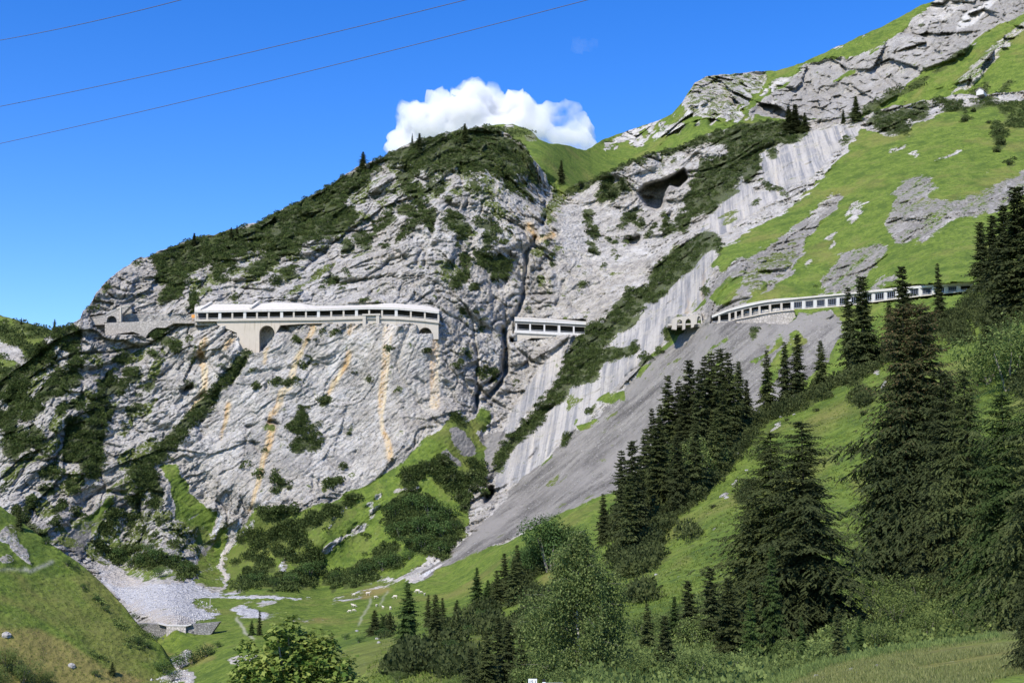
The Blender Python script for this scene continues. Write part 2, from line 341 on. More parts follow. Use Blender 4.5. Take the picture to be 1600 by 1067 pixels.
# apron left of the gorge
poly(GR, [(705,647),(690,668),(660,691),(612,730),(564,762),(516,786),(470,800),(399,798),(378,825),(360,856),(352,900),(360,922),(450,926),(546,916),(624,900),(732,835),(729,790),(735,760),(762,728),(759,700),(750,675),(771,645),(752,635),(738,652),(725,655)])
for p in ([(703,664),(722,668),(735,690),(744,712),(730,710),(712,688)], [(690,705),(705,700),(722,716),(712,730),(690,722)], [(759,680),(789,673),(800,690),(775,730),(760,740)]): poly(GR, p, 0); poly(SC, p, 1)
for x, y, a, b, r in ((592,778,9,5,-20),(585,800,16,4,-35),(560,820,14,5,-40),(530,845,14,5,-30),(515,855,10,8,0),(640,765,20,5,-10),(545,835,20,3,-40),(440,880,6,14,10),(575,793,10,3,-30)): ell(GR, x, y, a, b, 0, r)
poly(OL, [(360,830),(399,800),(470,800),(560,790),(500,860),(500,920),(360,924),(350,890)], .62)
# centre-left gullies and meadows
poly(OL, [(170,706),(210,694),(246,691),(240,712),(216,735),(190,735),(180,712)], .75)
poly(GR, [(255,728),(281,726),(284,750),(300,772),(333,799),(348,806),(345,822),(318,852),(294,852),(308,822),(272,812),(262,772)], .9)
poly(GR, [(303,889),(330,850),(345,824),(363,820),(352,860),(342,885),(356,912),(303,914),(296,905)], .8)
poly(GR, [(99,841),(130,812),(168,772),(182,774),(162,796),(129,820)], .9)
poly(GR, [(140,870),(156,802),(192,790),(190,850),(262,880),(300,895),(300,905),(210,915),(168,885)], .6)
poly(OL, [(60,830),(180,790),(260,800),(340,830),(330,900),(150,890)], .55)
for x, y, a, b, r in ((497,426,34,8,-38),(460,450,30,6,-30),(560,395,14,5,-30),(665,295,10,22,-20),(728,366,14,8,20),(730,380,6,16,-35),(845,390,16,8,-30),(860,330,12,22,25),(880,300,14,14,0),(870,395,12,5,-40),(420,672,9,5,0),(150,560,22,6,30),(60,560,30,10,-35),(240,570,30,10,-50),(165,640,26,8,-40),(845,440,12,8,-20),(900,290,10,16,30),(410,395,26,9,-30),(1140,345,16,7,-20),(1055,395,16,8,-30)):
    ell(OL, x, y, a, b, .85, r)
poly(GR, [(835,252),(870,268),(900,285),(905,300),(880,305),(858,285),(846,268)], .8)
poly(OL, [(240,400),(420,340),(640,235),(760,205),(835,260),(800,300),(600,330),(450,440),(270,450)], .42)
for x, y, a, b, r in ((40,600,40,16,-40),(60,700,50,14,-40),(110,760,30,12,-45),(20,740,30,12,-40),(130,620,20,10,-40),(90,660,30,10,-40),(225,640,30,8,-45),(300,560,20,6,-50),(210,560,26,8,-30),(190,760,30,12,-35),(60,790,30,12,30),(330,440,30,8,-35),(390,440,20,6,-40),(700,420,30,10,20),(780,330,30,10,30),(640,300,14,20,20)): ell(OL, x, y, a, b, .8, r)
# scree below the third gallery, valley floor
poly(SC, [(745,838),(780,790),(840,728),(900,682),(935,655),(1000,590),(1040,540),(1070,512),(1110,505),(1250,495),(1335,500),(1335,640),(1100,720),(1000,765),(955,768),(870,802),(770,848),(700,886),(660,900),(690,880)], 1)
poly(DK, [(1112,505),(1105,470),(1125,425),(1160,405),(1215,375),(1260,345),(1318,295),(1325,305),(1290,350),(1262,385),(1240,425),(1210,450),(1170,475),(1180,490)], .6); poly(OL, [(1130,440),(1170,410),(1230,380),(1260,360),(1240,420),(1180,460)], .5)
poly(SC, [(1112,505),(1105,470),(1125,425),(1160,405),(1215,375),(1260,345),(1318,295),(1325,305),(1290,350),(1262,385),(1240,425),(1210,450),(1170,475),(1180,490)], .55)
VAL = [(745,862),(700,884),(650,903),(560,914),(470,922),(340,924),(300,945),(240,980),(150,990),(150,1130),(1100,1130),(1100,700),(1000,765),(955,768),(870,802),(790,848)]
poly(GR, VAL, 1); poly(OL, VAL, 0); NOG = True
poly(GR, [(-220,760),(60,840),(190,990),(190,1130),(-220,1130)], 1)
poly(GV, [(150,876),(168,872),(186,886),(205,903),(245,914),(300,909),(330,925),(400,930),(470,934),(500,937),(440,940),(385,937),(330,932),(300,944),(312,950),(346,957),(330,966),(300,976),(255,976),(205,950),(160,908)])
line(GV, [(520,940),(560,930),(600,917),(660,900),(690,882)], 4); line(GV, [(690,882),(740,850),(752,835)], 5, .45, 3)
line(GV, [(345,808),(340,825),(318,850),(306,872),(300,890),(303,910)], 5, .9); line(GV, [(375,812),(370,830),(352,862),(346,890),(356,912)], 6, .9)
line(GV, [(556,779),(534,800),(516,823)], 4, .8); line(GV, [(438,862),(440,900),(432,920)], 6, .7); line(GV, [(398,815),(372,835)], 4, .8); line(GV, [(475,870),(482,905)], 4, .5)
poly(SC, [(96,845),(165,795),(150,825),(125,870),(140,878),(120,865)], 1)
line(SC, [(240,720),(222,752),(205,775),(180,790)], 14, .9); line(SC, [(300,895),(318,862),(330,850)], 9, 1)
poly(GV, [(362,952),(378,945),(402,945),(412,957),(420,962),(410,966),(400,966),(372,966)], .8); line(GV, [(415,962),(460,968),(525,972)], 3, .7)
poly(WH, [(354,1027),(380,1018),(396,1015),(390,1030),(375,1046),(366,1036)], 1)
line(GV, [(292,1022),(285,1035),(240,1042),(205,1050),(290,1058)], 12, .62, 20)
line(PA, [(370,966),(382,985),(396,998)], 3, .8); line(PA, [(560,975),(574,950),(580,935)], 2, .6); line(PA, [(592,945),(606,925)], 1.6, .5)
poly(GV, [(352,1028),(380,1017),(398,1013),(394,1032),(378,1050),(364,1040)], 1); GR[GV > .45] = 0; ell(DR, 590, 925, 24, 7, .8, -10); ell(DR, 505, 968, 14, 4, .6); ell(DR, 300, 1030, 40, 8, .6, -30); poly(DR, [(150,1040),(260,1010),(280,1020),(180,1060)], .6)
# water marks and dripstone below the galleries
O = [([(487,503),(488,515),(480,530),(471,545)],8,.8,2), ([(470,548),(462,560),(455,585),(450,605),(440,612),(437,632),(428,645)],4,.9,6), ([(423,645),(420,662)],5,.6,7), ([(424,668),(420,690),(414,708),(408,735),(398,775),(388,800)],10,.7,3),
     ([(607,512),(605,530),(604,560),(600,600),(596,645)],9,1,5), ([(596,650),(597,670),(606,690),(607,715)],3,.8,7), ([(552,510),(547,522)],9,.8,5), ([(546,552),(538,575),(520,600),(510,617)],8,.7,4),
     ([(681,530),(678,560),(679,600),(680,632)],7,1,9), ([(322,535),(314,555),(320,590),(318,610)],10,.8,4), ([(318,610),(305,635),(286,660)],8,.6,3), ([(358,632),(352,660),(346,688)],8,.6,3), ([(362,530),(352,545)],10,.5,6),
     ([(416,545),(414,570)],6,.6,3), ([(845,375),(862,368)],7,.7,9), ([(826,352),(838,372)],12,.45,8), ([(1101,400),(1100,440),(1098,470)],2,.3,9), ([(1076,440),(1074,490)],2,.28,9), ([(1214,250),(1213,300)],3,.22,8)]
for p, w, v, w2 in O: line(OC, p, w*2.0, v*.34, w2*2.0, 4); line(OC, p, w*.8, v, w2*.8, 2); line(WH, p, w*2.6, v*.5, w2*2.2, 4)
Wt = [([(612,500),(609,515),(602,530),(612,548)],12,1,6), ([(375,500),(372,545)],6,1,8), ([(430,500),(420,530),(412,550)],8,.8,4), ([(350,510),(330,540),(322,575)],6,.9,4), ([(555,500),(550,530),(528,555),(516,580)],10,.7,12), ([(520,540),(515,575)],20,.5,8),
      ([(350,640),(340,690),(335,720),(345,760),(348,785)],5,.7,3), ([(592,640),(600,680),(604,715)],12,.5,6), ([(660,510),(665,540),(655,600)],22,.5,10), ([(688,540),(685,630)],6,.5,8), ([(560,520),(540,570)],30,.3,16), ([(650,520),(640,600),(640,640)],34,.32,40), ([(590,560),(570,640)],24,.25,24), ([(575,530),(570,560)],14,.5,6), ([(680,480),(700,480),(705,530)],8,.35,8),
      ([(600,300),(575,325),(560,345)],4,.5,2), ([(150,560),(160,545),(190,520)],10,.5,4), ([(310,540),(300,620)],10,.4,6), ([(700,590),(680,640)],10,.35,20), ([(860,560),(820,600)],14,.3,10), ([(995,390),(1020,400)],16,.6,8), ([(1060,300),(1055,345)],18,.4,14), ([(885,330),(890,400)],20,.35,26),
      ([(140,790),(100,830)],8,.5,3), ([(60,740),(20,790)],14,.4,6), ([(110,690),(60,730)],8,.5,4)]
for p, w, v, w2 in Wt: line(WH, p, w, v, w2, 3)
for p in ([(1190,242),(1260,205),(1345,190),(1348,205),(1300,245),(1262,285),(1215,292),(1192,285)], [(1092,366),(1112,330),(1150,282),(1162,282),(1180,302),(1240,290),(1215,312),(1170,340),(1128,368)], [(1098,378),(1126,378),(1112,425),(1108,470),(1066,506),(1000,565),(962,604),(925,650),(870,695),(828,742),(782,768),(770,745),(800,702),(862,640),(900,590),(960,505),(1040,440)],
          [(862,548),(885,530),(878,575),(850,620),(820,650),(796,685),(782,690),(798,645),(830,598)]): poly(BD, p)
for x, y, a, b, v, r in ((430,700,40,50,.35,0),(230,610,40,12,.4,-40),(560,350,26,10,.4,-45),(105,620,18,20,.3,0),(395,690,14,20,.45,0),(640,720,40,25,.2,0),(880,460,20,20,.3,0)): ell(DK, x, y, a, b, v, r)
# dwarf pine and alder scrub
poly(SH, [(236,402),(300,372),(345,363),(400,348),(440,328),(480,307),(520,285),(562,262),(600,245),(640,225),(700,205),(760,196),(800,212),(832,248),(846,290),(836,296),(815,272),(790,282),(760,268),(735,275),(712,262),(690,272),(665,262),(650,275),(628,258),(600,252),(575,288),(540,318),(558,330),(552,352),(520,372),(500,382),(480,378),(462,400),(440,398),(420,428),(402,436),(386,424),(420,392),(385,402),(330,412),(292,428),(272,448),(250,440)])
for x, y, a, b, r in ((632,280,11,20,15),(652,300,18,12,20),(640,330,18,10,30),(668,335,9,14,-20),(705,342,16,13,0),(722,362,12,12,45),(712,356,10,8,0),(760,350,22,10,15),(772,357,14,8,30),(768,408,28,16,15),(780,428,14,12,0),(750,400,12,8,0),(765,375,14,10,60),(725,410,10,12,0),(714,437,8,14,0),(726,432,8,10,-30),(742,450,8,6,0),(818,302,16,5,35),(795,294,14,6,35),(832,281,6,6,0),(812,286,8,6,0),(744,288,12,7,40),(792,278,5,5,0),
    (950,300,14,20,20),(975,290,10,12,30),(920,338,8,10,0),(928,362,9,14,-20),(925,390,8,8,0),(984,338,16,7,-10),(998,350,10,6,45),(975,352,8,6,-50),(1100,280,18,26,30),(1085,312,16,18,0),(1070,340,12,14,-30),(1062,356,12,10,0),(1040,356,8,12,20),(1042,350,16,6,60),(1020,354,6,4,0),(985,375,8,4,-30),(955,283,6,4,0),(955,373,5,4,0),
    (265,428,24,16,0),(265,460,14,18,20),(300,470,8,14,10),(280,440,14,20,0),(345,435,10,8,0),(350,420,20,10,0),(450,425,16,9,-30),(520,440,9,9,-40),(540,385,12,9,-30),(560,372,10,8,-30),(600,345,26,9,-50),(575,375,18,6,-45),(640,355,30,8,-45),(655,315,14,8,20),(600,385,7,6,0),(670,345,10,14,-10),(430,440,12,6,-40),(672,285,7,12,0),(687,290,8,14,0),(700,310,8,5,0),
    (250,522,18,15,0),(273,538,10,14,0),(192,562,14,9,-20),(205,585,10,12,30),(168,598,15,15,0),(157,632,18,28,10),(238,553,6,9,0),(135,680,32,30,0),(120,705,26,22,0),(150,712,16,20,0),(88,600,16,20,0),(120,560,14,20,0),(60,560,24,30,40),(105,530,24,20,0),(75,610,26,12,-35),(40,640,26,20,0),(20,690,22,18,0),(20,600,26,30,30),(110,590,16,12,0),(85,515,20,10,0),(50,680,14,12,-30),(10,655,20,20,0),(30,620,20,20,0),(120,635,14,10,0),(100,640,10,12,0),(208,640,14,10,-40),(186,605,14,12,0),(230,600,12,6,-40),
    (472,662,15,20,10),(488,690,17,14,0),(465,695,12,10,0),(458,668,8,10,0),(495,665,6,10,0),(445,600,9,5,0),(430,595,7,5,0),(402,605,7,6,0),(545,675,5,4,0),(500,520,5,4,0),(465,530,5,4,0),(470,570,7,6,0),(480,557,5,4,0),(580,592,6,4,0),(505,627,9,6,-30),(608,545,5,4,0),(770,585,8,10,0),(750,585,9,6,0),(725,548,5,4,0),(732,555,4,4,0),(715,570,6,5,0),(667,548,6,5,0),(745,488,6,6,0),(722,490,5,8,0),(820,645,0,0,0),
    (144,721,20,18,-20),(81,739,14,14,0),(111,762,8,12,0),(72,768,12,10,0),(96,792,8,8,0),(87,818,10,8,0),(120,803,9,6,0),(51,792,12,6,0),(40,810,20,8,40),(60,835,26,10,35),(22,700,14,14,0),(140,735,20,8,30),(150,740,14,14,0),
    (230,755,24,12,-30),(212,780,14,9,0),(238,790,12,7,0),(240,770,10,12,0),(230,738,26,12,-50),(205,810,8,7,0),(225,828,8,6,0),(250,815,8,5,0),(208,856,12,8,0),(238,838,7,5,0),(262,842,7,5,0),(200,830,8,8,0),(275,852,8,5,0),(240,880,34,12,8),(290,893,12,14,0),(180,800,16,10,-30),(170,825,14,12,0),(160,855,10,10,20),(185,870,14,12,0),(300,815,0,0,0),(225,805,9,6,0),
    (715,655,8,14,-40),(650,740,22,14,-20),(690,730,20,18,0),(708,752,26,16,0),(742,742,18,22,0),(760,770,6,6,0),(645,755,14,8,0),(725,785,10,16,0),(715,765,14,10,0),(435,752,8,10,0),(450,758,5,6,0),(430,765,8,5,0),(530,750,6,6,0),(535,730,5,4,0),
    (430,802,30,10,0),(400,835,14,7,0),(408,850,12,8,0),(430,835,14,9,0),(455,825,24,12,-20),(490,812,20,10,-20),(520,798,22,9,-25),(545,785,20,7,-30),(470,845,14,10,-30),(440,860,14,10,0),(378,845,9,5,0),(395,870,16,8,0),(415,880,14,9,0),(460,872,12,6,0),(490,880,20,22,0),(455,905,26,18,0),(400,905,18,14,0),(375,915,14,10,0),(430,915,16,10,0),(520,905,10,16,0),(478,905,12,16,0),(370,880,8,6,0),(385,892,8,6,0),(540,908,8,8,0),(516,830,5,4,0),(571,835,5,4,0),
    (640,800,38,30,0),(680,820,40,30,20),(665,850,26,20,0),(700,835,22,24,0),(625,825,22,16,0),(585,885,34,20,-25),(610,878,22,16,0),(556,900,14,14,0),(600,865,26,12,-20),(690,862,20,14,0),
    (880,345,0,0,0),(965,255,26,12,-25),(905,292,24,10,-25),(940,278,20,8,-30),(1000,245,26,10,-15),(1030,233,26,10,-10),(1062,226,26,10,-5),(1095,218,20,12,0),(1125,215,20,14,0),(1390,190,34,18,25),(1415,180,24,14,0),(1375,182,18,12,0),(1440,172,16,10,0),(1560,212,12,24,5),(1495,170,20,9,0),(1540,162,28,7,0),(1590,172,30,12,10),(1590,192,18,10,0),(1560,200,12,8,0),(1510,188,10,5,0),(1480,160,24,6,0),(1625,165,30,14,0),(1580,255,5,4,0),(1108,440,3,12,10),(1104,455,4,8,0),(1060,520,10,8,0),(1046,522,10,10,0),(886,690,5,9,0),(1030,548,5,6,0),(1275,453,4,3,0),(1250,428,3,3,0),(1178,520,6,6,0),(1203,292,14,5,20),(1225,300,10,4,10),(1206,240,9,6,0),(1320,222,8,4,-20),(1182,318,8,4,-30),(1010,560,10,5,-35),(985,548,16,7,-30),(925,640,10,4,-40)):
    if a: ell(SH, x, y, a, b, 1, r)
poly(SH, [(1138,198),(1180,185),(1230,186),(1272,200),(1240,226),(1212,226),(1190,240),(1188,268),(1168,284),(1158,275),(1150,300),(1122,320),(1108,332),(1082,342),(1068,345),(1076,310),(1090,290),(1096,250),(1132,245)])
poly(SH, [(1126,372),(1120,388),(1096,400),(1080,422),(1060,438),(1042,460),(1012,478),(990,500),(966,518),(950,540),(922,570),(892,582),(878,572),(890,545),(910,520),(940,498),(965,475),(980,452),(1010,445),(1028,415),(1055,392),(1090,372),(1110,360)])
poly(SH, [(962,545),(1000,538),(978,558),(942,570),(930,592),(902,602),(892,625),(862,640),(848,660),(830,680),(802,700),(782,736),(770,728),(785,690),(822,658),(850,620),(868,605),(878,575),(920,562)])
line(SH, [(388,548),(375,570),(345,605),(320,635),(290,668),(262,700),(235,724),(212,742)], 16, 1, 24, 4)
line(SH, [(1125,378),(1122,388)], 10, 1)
_g = np.random.default_rng(44)
for _ in range(620):   # single tufts on the ledges of the wall
    x = _g.uniform(-100, 1130); y = _g.uniform(230, 860); c_ = noise(np.array([[x*.012, y*.012, 3.3]]))[0]
    if look(GR, np.array([x]), np.array([y]))[0] < .3 and look(BD, np.array([x]), np.array([y]))[0] < .3 and look(SC, np.array([x]), np.array([y]))[0] < .3 and c_ > -.15+.25*(y > 520)*(x > 330):
        a = _g.uniform(1.6, 4.2)*(1.25 if c_ > .2 else .9); ell(SH, x, y, a*1.25, a*.9, 1, -35)
        if _g.random() < .4: ell(OL, x+_g.normal()*6, y+4, a*2.2, a, .8, -40)
SHr = SH.copy(); SHr = SHr*(0.5+.5*(np.random.default_rng(5).random(SH.shape) > .15))
for _ in range(70):   # plants creeping into the scree from its edges
    x = _g.uniform(860, 1330); y = 1180-x*.5+_g.uniform(-120, 130)*.9; a = _g.uniform(5, 16)
    if 500 < y < 860: ell(OL, x, y, a, a*.28, .75, -40)
dil = lambda m, n: (m if n == 0 else dil(np.maximum.reduce([m, np.roll(m, 1, 0), np.roll(m, -1, 0), np.roll(m, 1, 1), np.roll(m, -1, 1)]), n-1))
SOFT0 = np.maximum.reduce([GR, np.where(SC < .95, SC*.35, SC), GV]); SC[:] = dil(SC, 3)
for m in (GR, SC, OL): m[:] = blur(m, 3)
for m in (OC, WH, BD, DK, DR): m[:] = blur(m, 2)
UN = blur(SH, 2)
# ---- depth points of the mountain wall and valley floor: (photo x, photo y, metres)
DB = [(-220,520,640),(0,520,600),(85,512,590),(130,490,600),(0,650,575),(0,780,545),(-220,800,560),(100,650,568),(100,800,545),(150,870,545),(165,440,625),(240,400,660),(300,480,612),(175,510,605),(200,620,585),(200,750,555),(250,850,548),(200,905,535),
 (400,350,690),(400,490,604),(400,522,596),(560,512,597),(665,517,597),(400,600,586),(400,700,572),(400,790,558),(350,900,545),(560,262,720),(560,380,660),(560,480,606),(560,600,590),(560,740,570),(500,850,540),(500,920,522),(700,205,730),(700,350,660),(690,490,608),(690,600,594),(700,680,572),(650,850,528),(600,910,512),
 (760,200,740),(830,255,735),(840,350,690),(800,480,650),(800,600,620),(770,700,585),(760,800,545),(870,290,770),(950,270,760),(950,400,690),(870,500,648),(900,600,600),(830,740,560),(1060,235,780),(1000,350,720),(1050,450,620),(960,600,570),(1130,210,780),(1100,350,680),
 (1270,190,740),(1345,190,720),(1200,320,650),(1120,390,600),(1120,490,528),(1050,600,520),(950,700,525),(850,800,510),(1000,760,480),(1350,450,500),(1500,440,455),(1250,480,505),(1500,180,680),(1600,165,680),(1820,150,690),(1600,300,560),(1600,450,440),(1820,450,420),(1400,300,590),(1300,600,440),(1250,700,400),
 (300,940,470),(275,972,402),(500,950,460),(640,950,430),(800,880,440),(700,900,490),(900,820,450),(400,1000,370),(275,1012,392),(200,1060,350),(400,1060,310),(600,1000,350),(-100,1100,300),(800,1100,250),(150,950,470),(120,1000,420),(1200,1100,200),(1820,1100,200),(1820,700,300),(-220,1000,380)]
depB = tps(DB)
CR = raster()   # how far a cleft or cave is sunk, metres
for p, w, d in (([(846,262),(850,290),(852,320),(853,338)],2,7), ([(853,338),(846,350)],7,12), ([(837,372),(832,384),(822,398)],7,10), ([(822,398),(824,418),(820,440),(819,458),(811,485),(800,500),(786,512)],4,12), ([(786,512),(790,545),(790,582)],8,15), ([(800,532),(812,528)],5,16), ([(790,582),(780,600),(769,613),(761,624)],5,14), ([(782,582),(765,598),(751,603),(745,620),(743,645)],4,12),
    ([(675,354),(674,366),(671,382)],5,7), ([(671,382),(665,395),(663,416)],4,7), ([(666,388),(655,396),(651,414)],5,5), ([(612,391),(628,398),(642,411)],3,5), ([(732,305),(731,318),(725,327)],4,6), ([(719,258),(721,275),(721,290)],4,8), ([(696,318),(706,322),(716,326)],8,6), ([(692,283),(708,285)],3,5), ([(785,391),(800,402),(813,419)],5,6), ([(805,345),(820,362),(828,378),(840,388)],5,7), ([(826,425),(846,422)],5,7), ([(816,420),(812,436)],3,5),
    ([(780,500),(770,470)],2,4), ([(812,282),(845,312)],4,5), ([(385,560),(372,580),(362,600)],4,5), ([(418,596),(416,610)],4,4), ([(650,590),(662,600)],3,5), ([(652,602),(650,660)],2,3), ([(490,745),(488,768)],3,5), ([(556,705),(550,730)],3,4), ([(500,740),(498,760)],2,5),
    ([(840,700),(828,718),(812,738)],3,5), ([(880,440),(870,480)],3,5), ([(918,440),(925,470),(915,485)],3,4), ([(1010,430),(1000,470)],2,3), ([(620,400),(560,450)],2,3), ([(525,370),(500,400),(470,425)],4,5), ([(590,300),(560,330)],3,4), ([(1073,250),(1080,225)],3,4), ([(1020,396),(1030,412)],3,4),
    ([(285,612),(300,604)],7,7), ([(252,660),(262,640)],3,4), ([(395,690),(405,705)],5,4), ([(386,668),(402,663)],6,6), ([(95,625),(100,640)],4,3), ([(180,558),(205,552)],4,4), ([(140,800),(150,780)],2,3), ([(200,740),(120,790)],3,4), ([(60,700),(20,760)],4,4), ([(130,560),(100,610)],3,3), ([(440,350),(470,330)],2,3), ([(700,440),(712,480)],2,4), ([(760,440),(775,470),(772,490)],3,5)):
    line(CR, p, w, d, None, 1.2)
CV = raster()
for p, d in (([(997,301),(1009,289),(1042,280),(1069,265),(1076,280),(1061,295),(1046,289),(1039,304),(1035,325),(1026,329),(1012,323)],30), ([(975,374),(1001,368),(999,385),(986,385)],13), ([(418,662),(420,658),(430,657),(438,666),(430,662)],7), ([(769,755),(773,772),(756,788),(762,764)],16)): poly(CV, p, d)
CR = blur(CR, 1); CV = blur(CV, 1)
SOFT = blur(SOFT0, 3); SMO = raster(); poly(SMO, [(380,520),(690,512),(690,640),(560,770),(390,790),(300,720),(340,640)]); poly(SMO, [(860,520),(870,330),(930,290),(1010,380),(1010,440),(930,500)]); poly(SMO, [(1000,280),(1060,238),(1075,260),(1010,292)]); SMO = blur(SMO, 6)
# terraces cut for the road galleries: (outline, depth)
def linY(x0, a, x1, b): return lambda px, py: a+(b-a)*np.clip((px-x0)/(x1-x0), 0, 1)
cut = []
def add_cut(pts, val): m = raster(); poly(m, pts); cut.append((m, val))
G1Y, G2Y = 598.0, 640.0
add_cut([(306,476),(350,470),(420,474),(500,474),(600,472),(640,473),(686,482),(686,506),(640,503),(560,503),(440,506),(306,506)], G1Y+9)
add_cut([(306,500),(688,498),(688,506),(655,507),(640,505),(500,504),(432,504),(430,520),(422,545),(400,552),(375,548),(372,510),(306,508)], G1Y+3)
add_cut([(140,494),(164,490),(188,478),(205,475),(207,490),(304,492),(304,508),(270,510),(255,510),(230,530),(222,524),(164,522),(145,510)], 609)
add_cut([(802,500),(916,500),(912,524),(870,524),(802,520)], G2Y+8)
g3y = lambda px: np.interp(px, [1040,1113,1180,1240,1320,1400,1520,1600], [536,528,515,505,493,480,456,440])
add_cut([(1113,492),(1140,484),(1180,473),(1240,463),(1320,455),(1400,447),(1520,440),(1524,458),(1400,472),(1320,478),(1240,482),(1180,490),(1150,500),(1113,506)], lambda px, py: g3y(px)+7)
add_cut([(1160,485),(1240,480),(1245,495),(1232,508),(1200,506),(1150,506),(1150,498)], lambda px, py: g3y(px)+2)
add_cut([(1044,493),(1096,488),(1098,510),(1044,512)], lambda px, py: g3y(px)+5)
add_cut([(405,505),(429,505),(429,524),(410,548),(404,548)], G1Y+8); add_cut([(652,508),(676,508),(676,522),(652,522)], G1Y+8)
AM = [(4.0, .012), (.8, .03), (.4, .07), (.4, .17), (.45, .42), (.35, 1.0)]
def dispB(px, py, P, D):
    s = look(SOFT, px, py); rk = 1-.9*s; bd = look(BD, px, py)
    sl = look(SMO, px, py); rk0 = rk; rk = rk*(1-.60*sl)
    q = P+2.0*np.stack([noise(P, .05, 40), noise(P, .05, 41), noise(P, .05, 42)], -1)*2
    d = 0
    for k, (a, f) in enumerate(AM):
        n = noise(q, f, 50+k)
        d = d-a*(np.abs(n)*1.7-.42)*(1-.85*bd if k else 1)*(rk if k else .55+.45*rk)
    fa = np.stack([(q[..., 0]+q[..., 2])*.707*.55, q[..., 1], (q[..., 2]-q[..., 0])*.707*1.25], -1)
    d = d+(4.2*facet(fa, .03, 1)+2.4*facet(fa, .085, 2)+1.5*facet(fa, .26, 3)+.8*facet(fa, .7, 6))*rk*(1-.6*bd)
    # bedding, dipping to the left, and broken ledges
    c, w = math.cos(R(45)), math.sin(R(45)); t = -q[..., 0]*w+q[..., 2]*c; l = q[..., 0]*c+q[..., 2]*w
    st = noise(np.stack([t*.14, l*.018, q[..., 1]*.03], -1), 1, 70); st2 = noise(np.stack([t*.4, l*.05, q[..., 1]*.05], -1), 1, 71)
    lf = sm(px, 900, 500)
    d = d+(.9*np.abs(st)+.6*np.abs(st2))*rk*(.35+.65*lf)*(1-.7*bd)
    vb = noise(np.stack([(P[..., 0]-.17*P[..., 1])*.16, P[..., 1]*.004, P[..., 2]*.006], -1), 1, 72); d = d+1.5*vb*bd+np.abs(noise(np.stack([(P[..., 0]+P[..., 1]*.0)*.03-P[..., 2]*.035, P[..., 1]*.02, P[..., 2]*.04], -1), 1, 74))*3.0*bd+1.3*np.abs(noise(np.stack([P[..., 0]*.11+P[..., 2]*.02, P[..., 1]*.05, P[..., 2]*.015], -1), 1, 76))*look(SC, px, py)+.5*s*np.abs(noise(P, .06, 73))
    for f, a, k in ((.022, 4.0, 80), (.055, 2.4, 81), (.13, 1.3, 82)):   # open joints
        d = d+a*np.exp(-(noise(q, f, k)/(.035 if f < .1 else .05))**2)*rk*(1-.8*bd)*sm(noise(P, f*.7, k+9), -.25, .15)
    blk = noise(q, .05, 75); d = d+2.2*np.sign(blk)*sm(np.abs(blk), 0, .12)*rk*(1-bd)
    d = d+look(CR, px+2.5*noise(P, .12, 77), py+2.5*noise(P, .12, 78))*(.25+.75*sm(noise(P, .07, 79), -.35, .1))+look(CV, px+.8*noise(P, .3, 87), py+.8*noise(P, .3, 88))
    return d*D/600
topB = [(-220,720),(-60,625),(0,592),(36,562),(64,534),(85,514),(104,508),(125,500),(130,486),(140,478),(150,460),(165,440),(190,420),(215,405),(240,396),(300,374),(345,363),(400,348),(440,328),(500,298),(560,260),(620,234),(660,217),(720,202),(760,197),(795,211),(818,226),(835,250),(846,264),(858,270),(870,280),(890,290),(925,282),(950,268),(985,252),(1010,242),(1060,230),(1095,213),(1130,203),(1170,193),(1230,188),(1270,188),(1300,184),(1345,188),(1370,172),(1420,162),(1470,152),(1510,148),(1545,148),(1600,142),(1820,120)]
SB = Sheet(-200, 1800, 1.55, topB, [(-300,1125),(2000,1125)], 620, depB, dispB, 3.0, seed=1, over=cut, ease=.92)
def covers(S, warp=5.0, lay=None):
    P = S.P; wx = warp*fbm(P, .06, 3, 90)*2; wy = warp*fbm(P, .06, 3, 95)*2; x, y = S.px+wx, S.py+wy
    L = lambda m, k=1: look(m, x, y)*k
    fx, fy = S.px+wx*.3, S.py+wy*.3; L2 = lambda m: look(m, fx, fy)
    return (np.stack([L(GR), L(SC), L2(GV), L2(OC)], -1), np.stack([L2(WH), L2(BD), L(DK), L(DR)], -1), np.stack([L(OL), L(UN), L2(PA)], -1))
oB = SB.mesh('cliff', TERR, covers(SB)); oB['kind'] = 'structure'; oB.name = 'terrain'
# ---------------------------------------------------------------- far ridge behind
for m in (GR, SC, GV, OC, WH, BD, DK, DR, OL, UN, PA): m[:] = 0
GR[:] = 1
poly(GR, [(1066,165),(1085,130),(1105,118),(1160,114),(1200,112),(1190,140),(1160,150),(1155,190),(1120,185),(1080,180)], .0)
poly(DK, [(1170,180),(1200,150),(1245,112),(1262,100),(1350,88),(1400,60),(1480,30),(1600,-60),(1760,-60),(1600,20),(1540,50),(1500,90),(1440,110),(1400,150),(1340,185),(1260,190)], .75); poly(OL, [(1066,165),(1085,130),(1105,118),(1160,114),(1200,112),(1190,140),(1160,150),(1155,190),(1120,185),(1080,180)], .5)
ell(GR, 1168, 165, 14, 16, 1)
poly(GR, [(1170,180),(1200,150),(1230,135),(1245,112),(1262,100),(1300,92),(1350,88),(1390,65),(1415,45),(1440,20),(1465,0),(1480,-20),(1700,-200),(1800,-200),(1700,-60),(1600,20),(1540,50),(1500,90),(1440,110),(1400,150),(1340,185),(1260,190)], .0)
poly(DK, [(1262,100),(1350,88),(1390,65),(1415,45),(1500,60),(1470,100),(1400,145),(1340,180),(1290,180),(1320,140),(1330,110)], .5)
poly(WH, [(1450,15),(1465,0),(1600,-100),(1600,-60),(1560,-30),(1500,20),(1480,0),(1460,30)], .4); poly(WH, [(1490,50),(1510,20),(1570,-10),(1520,40)], 1)
line(GR, [(1300,130),(1340,108)], 5, 1)
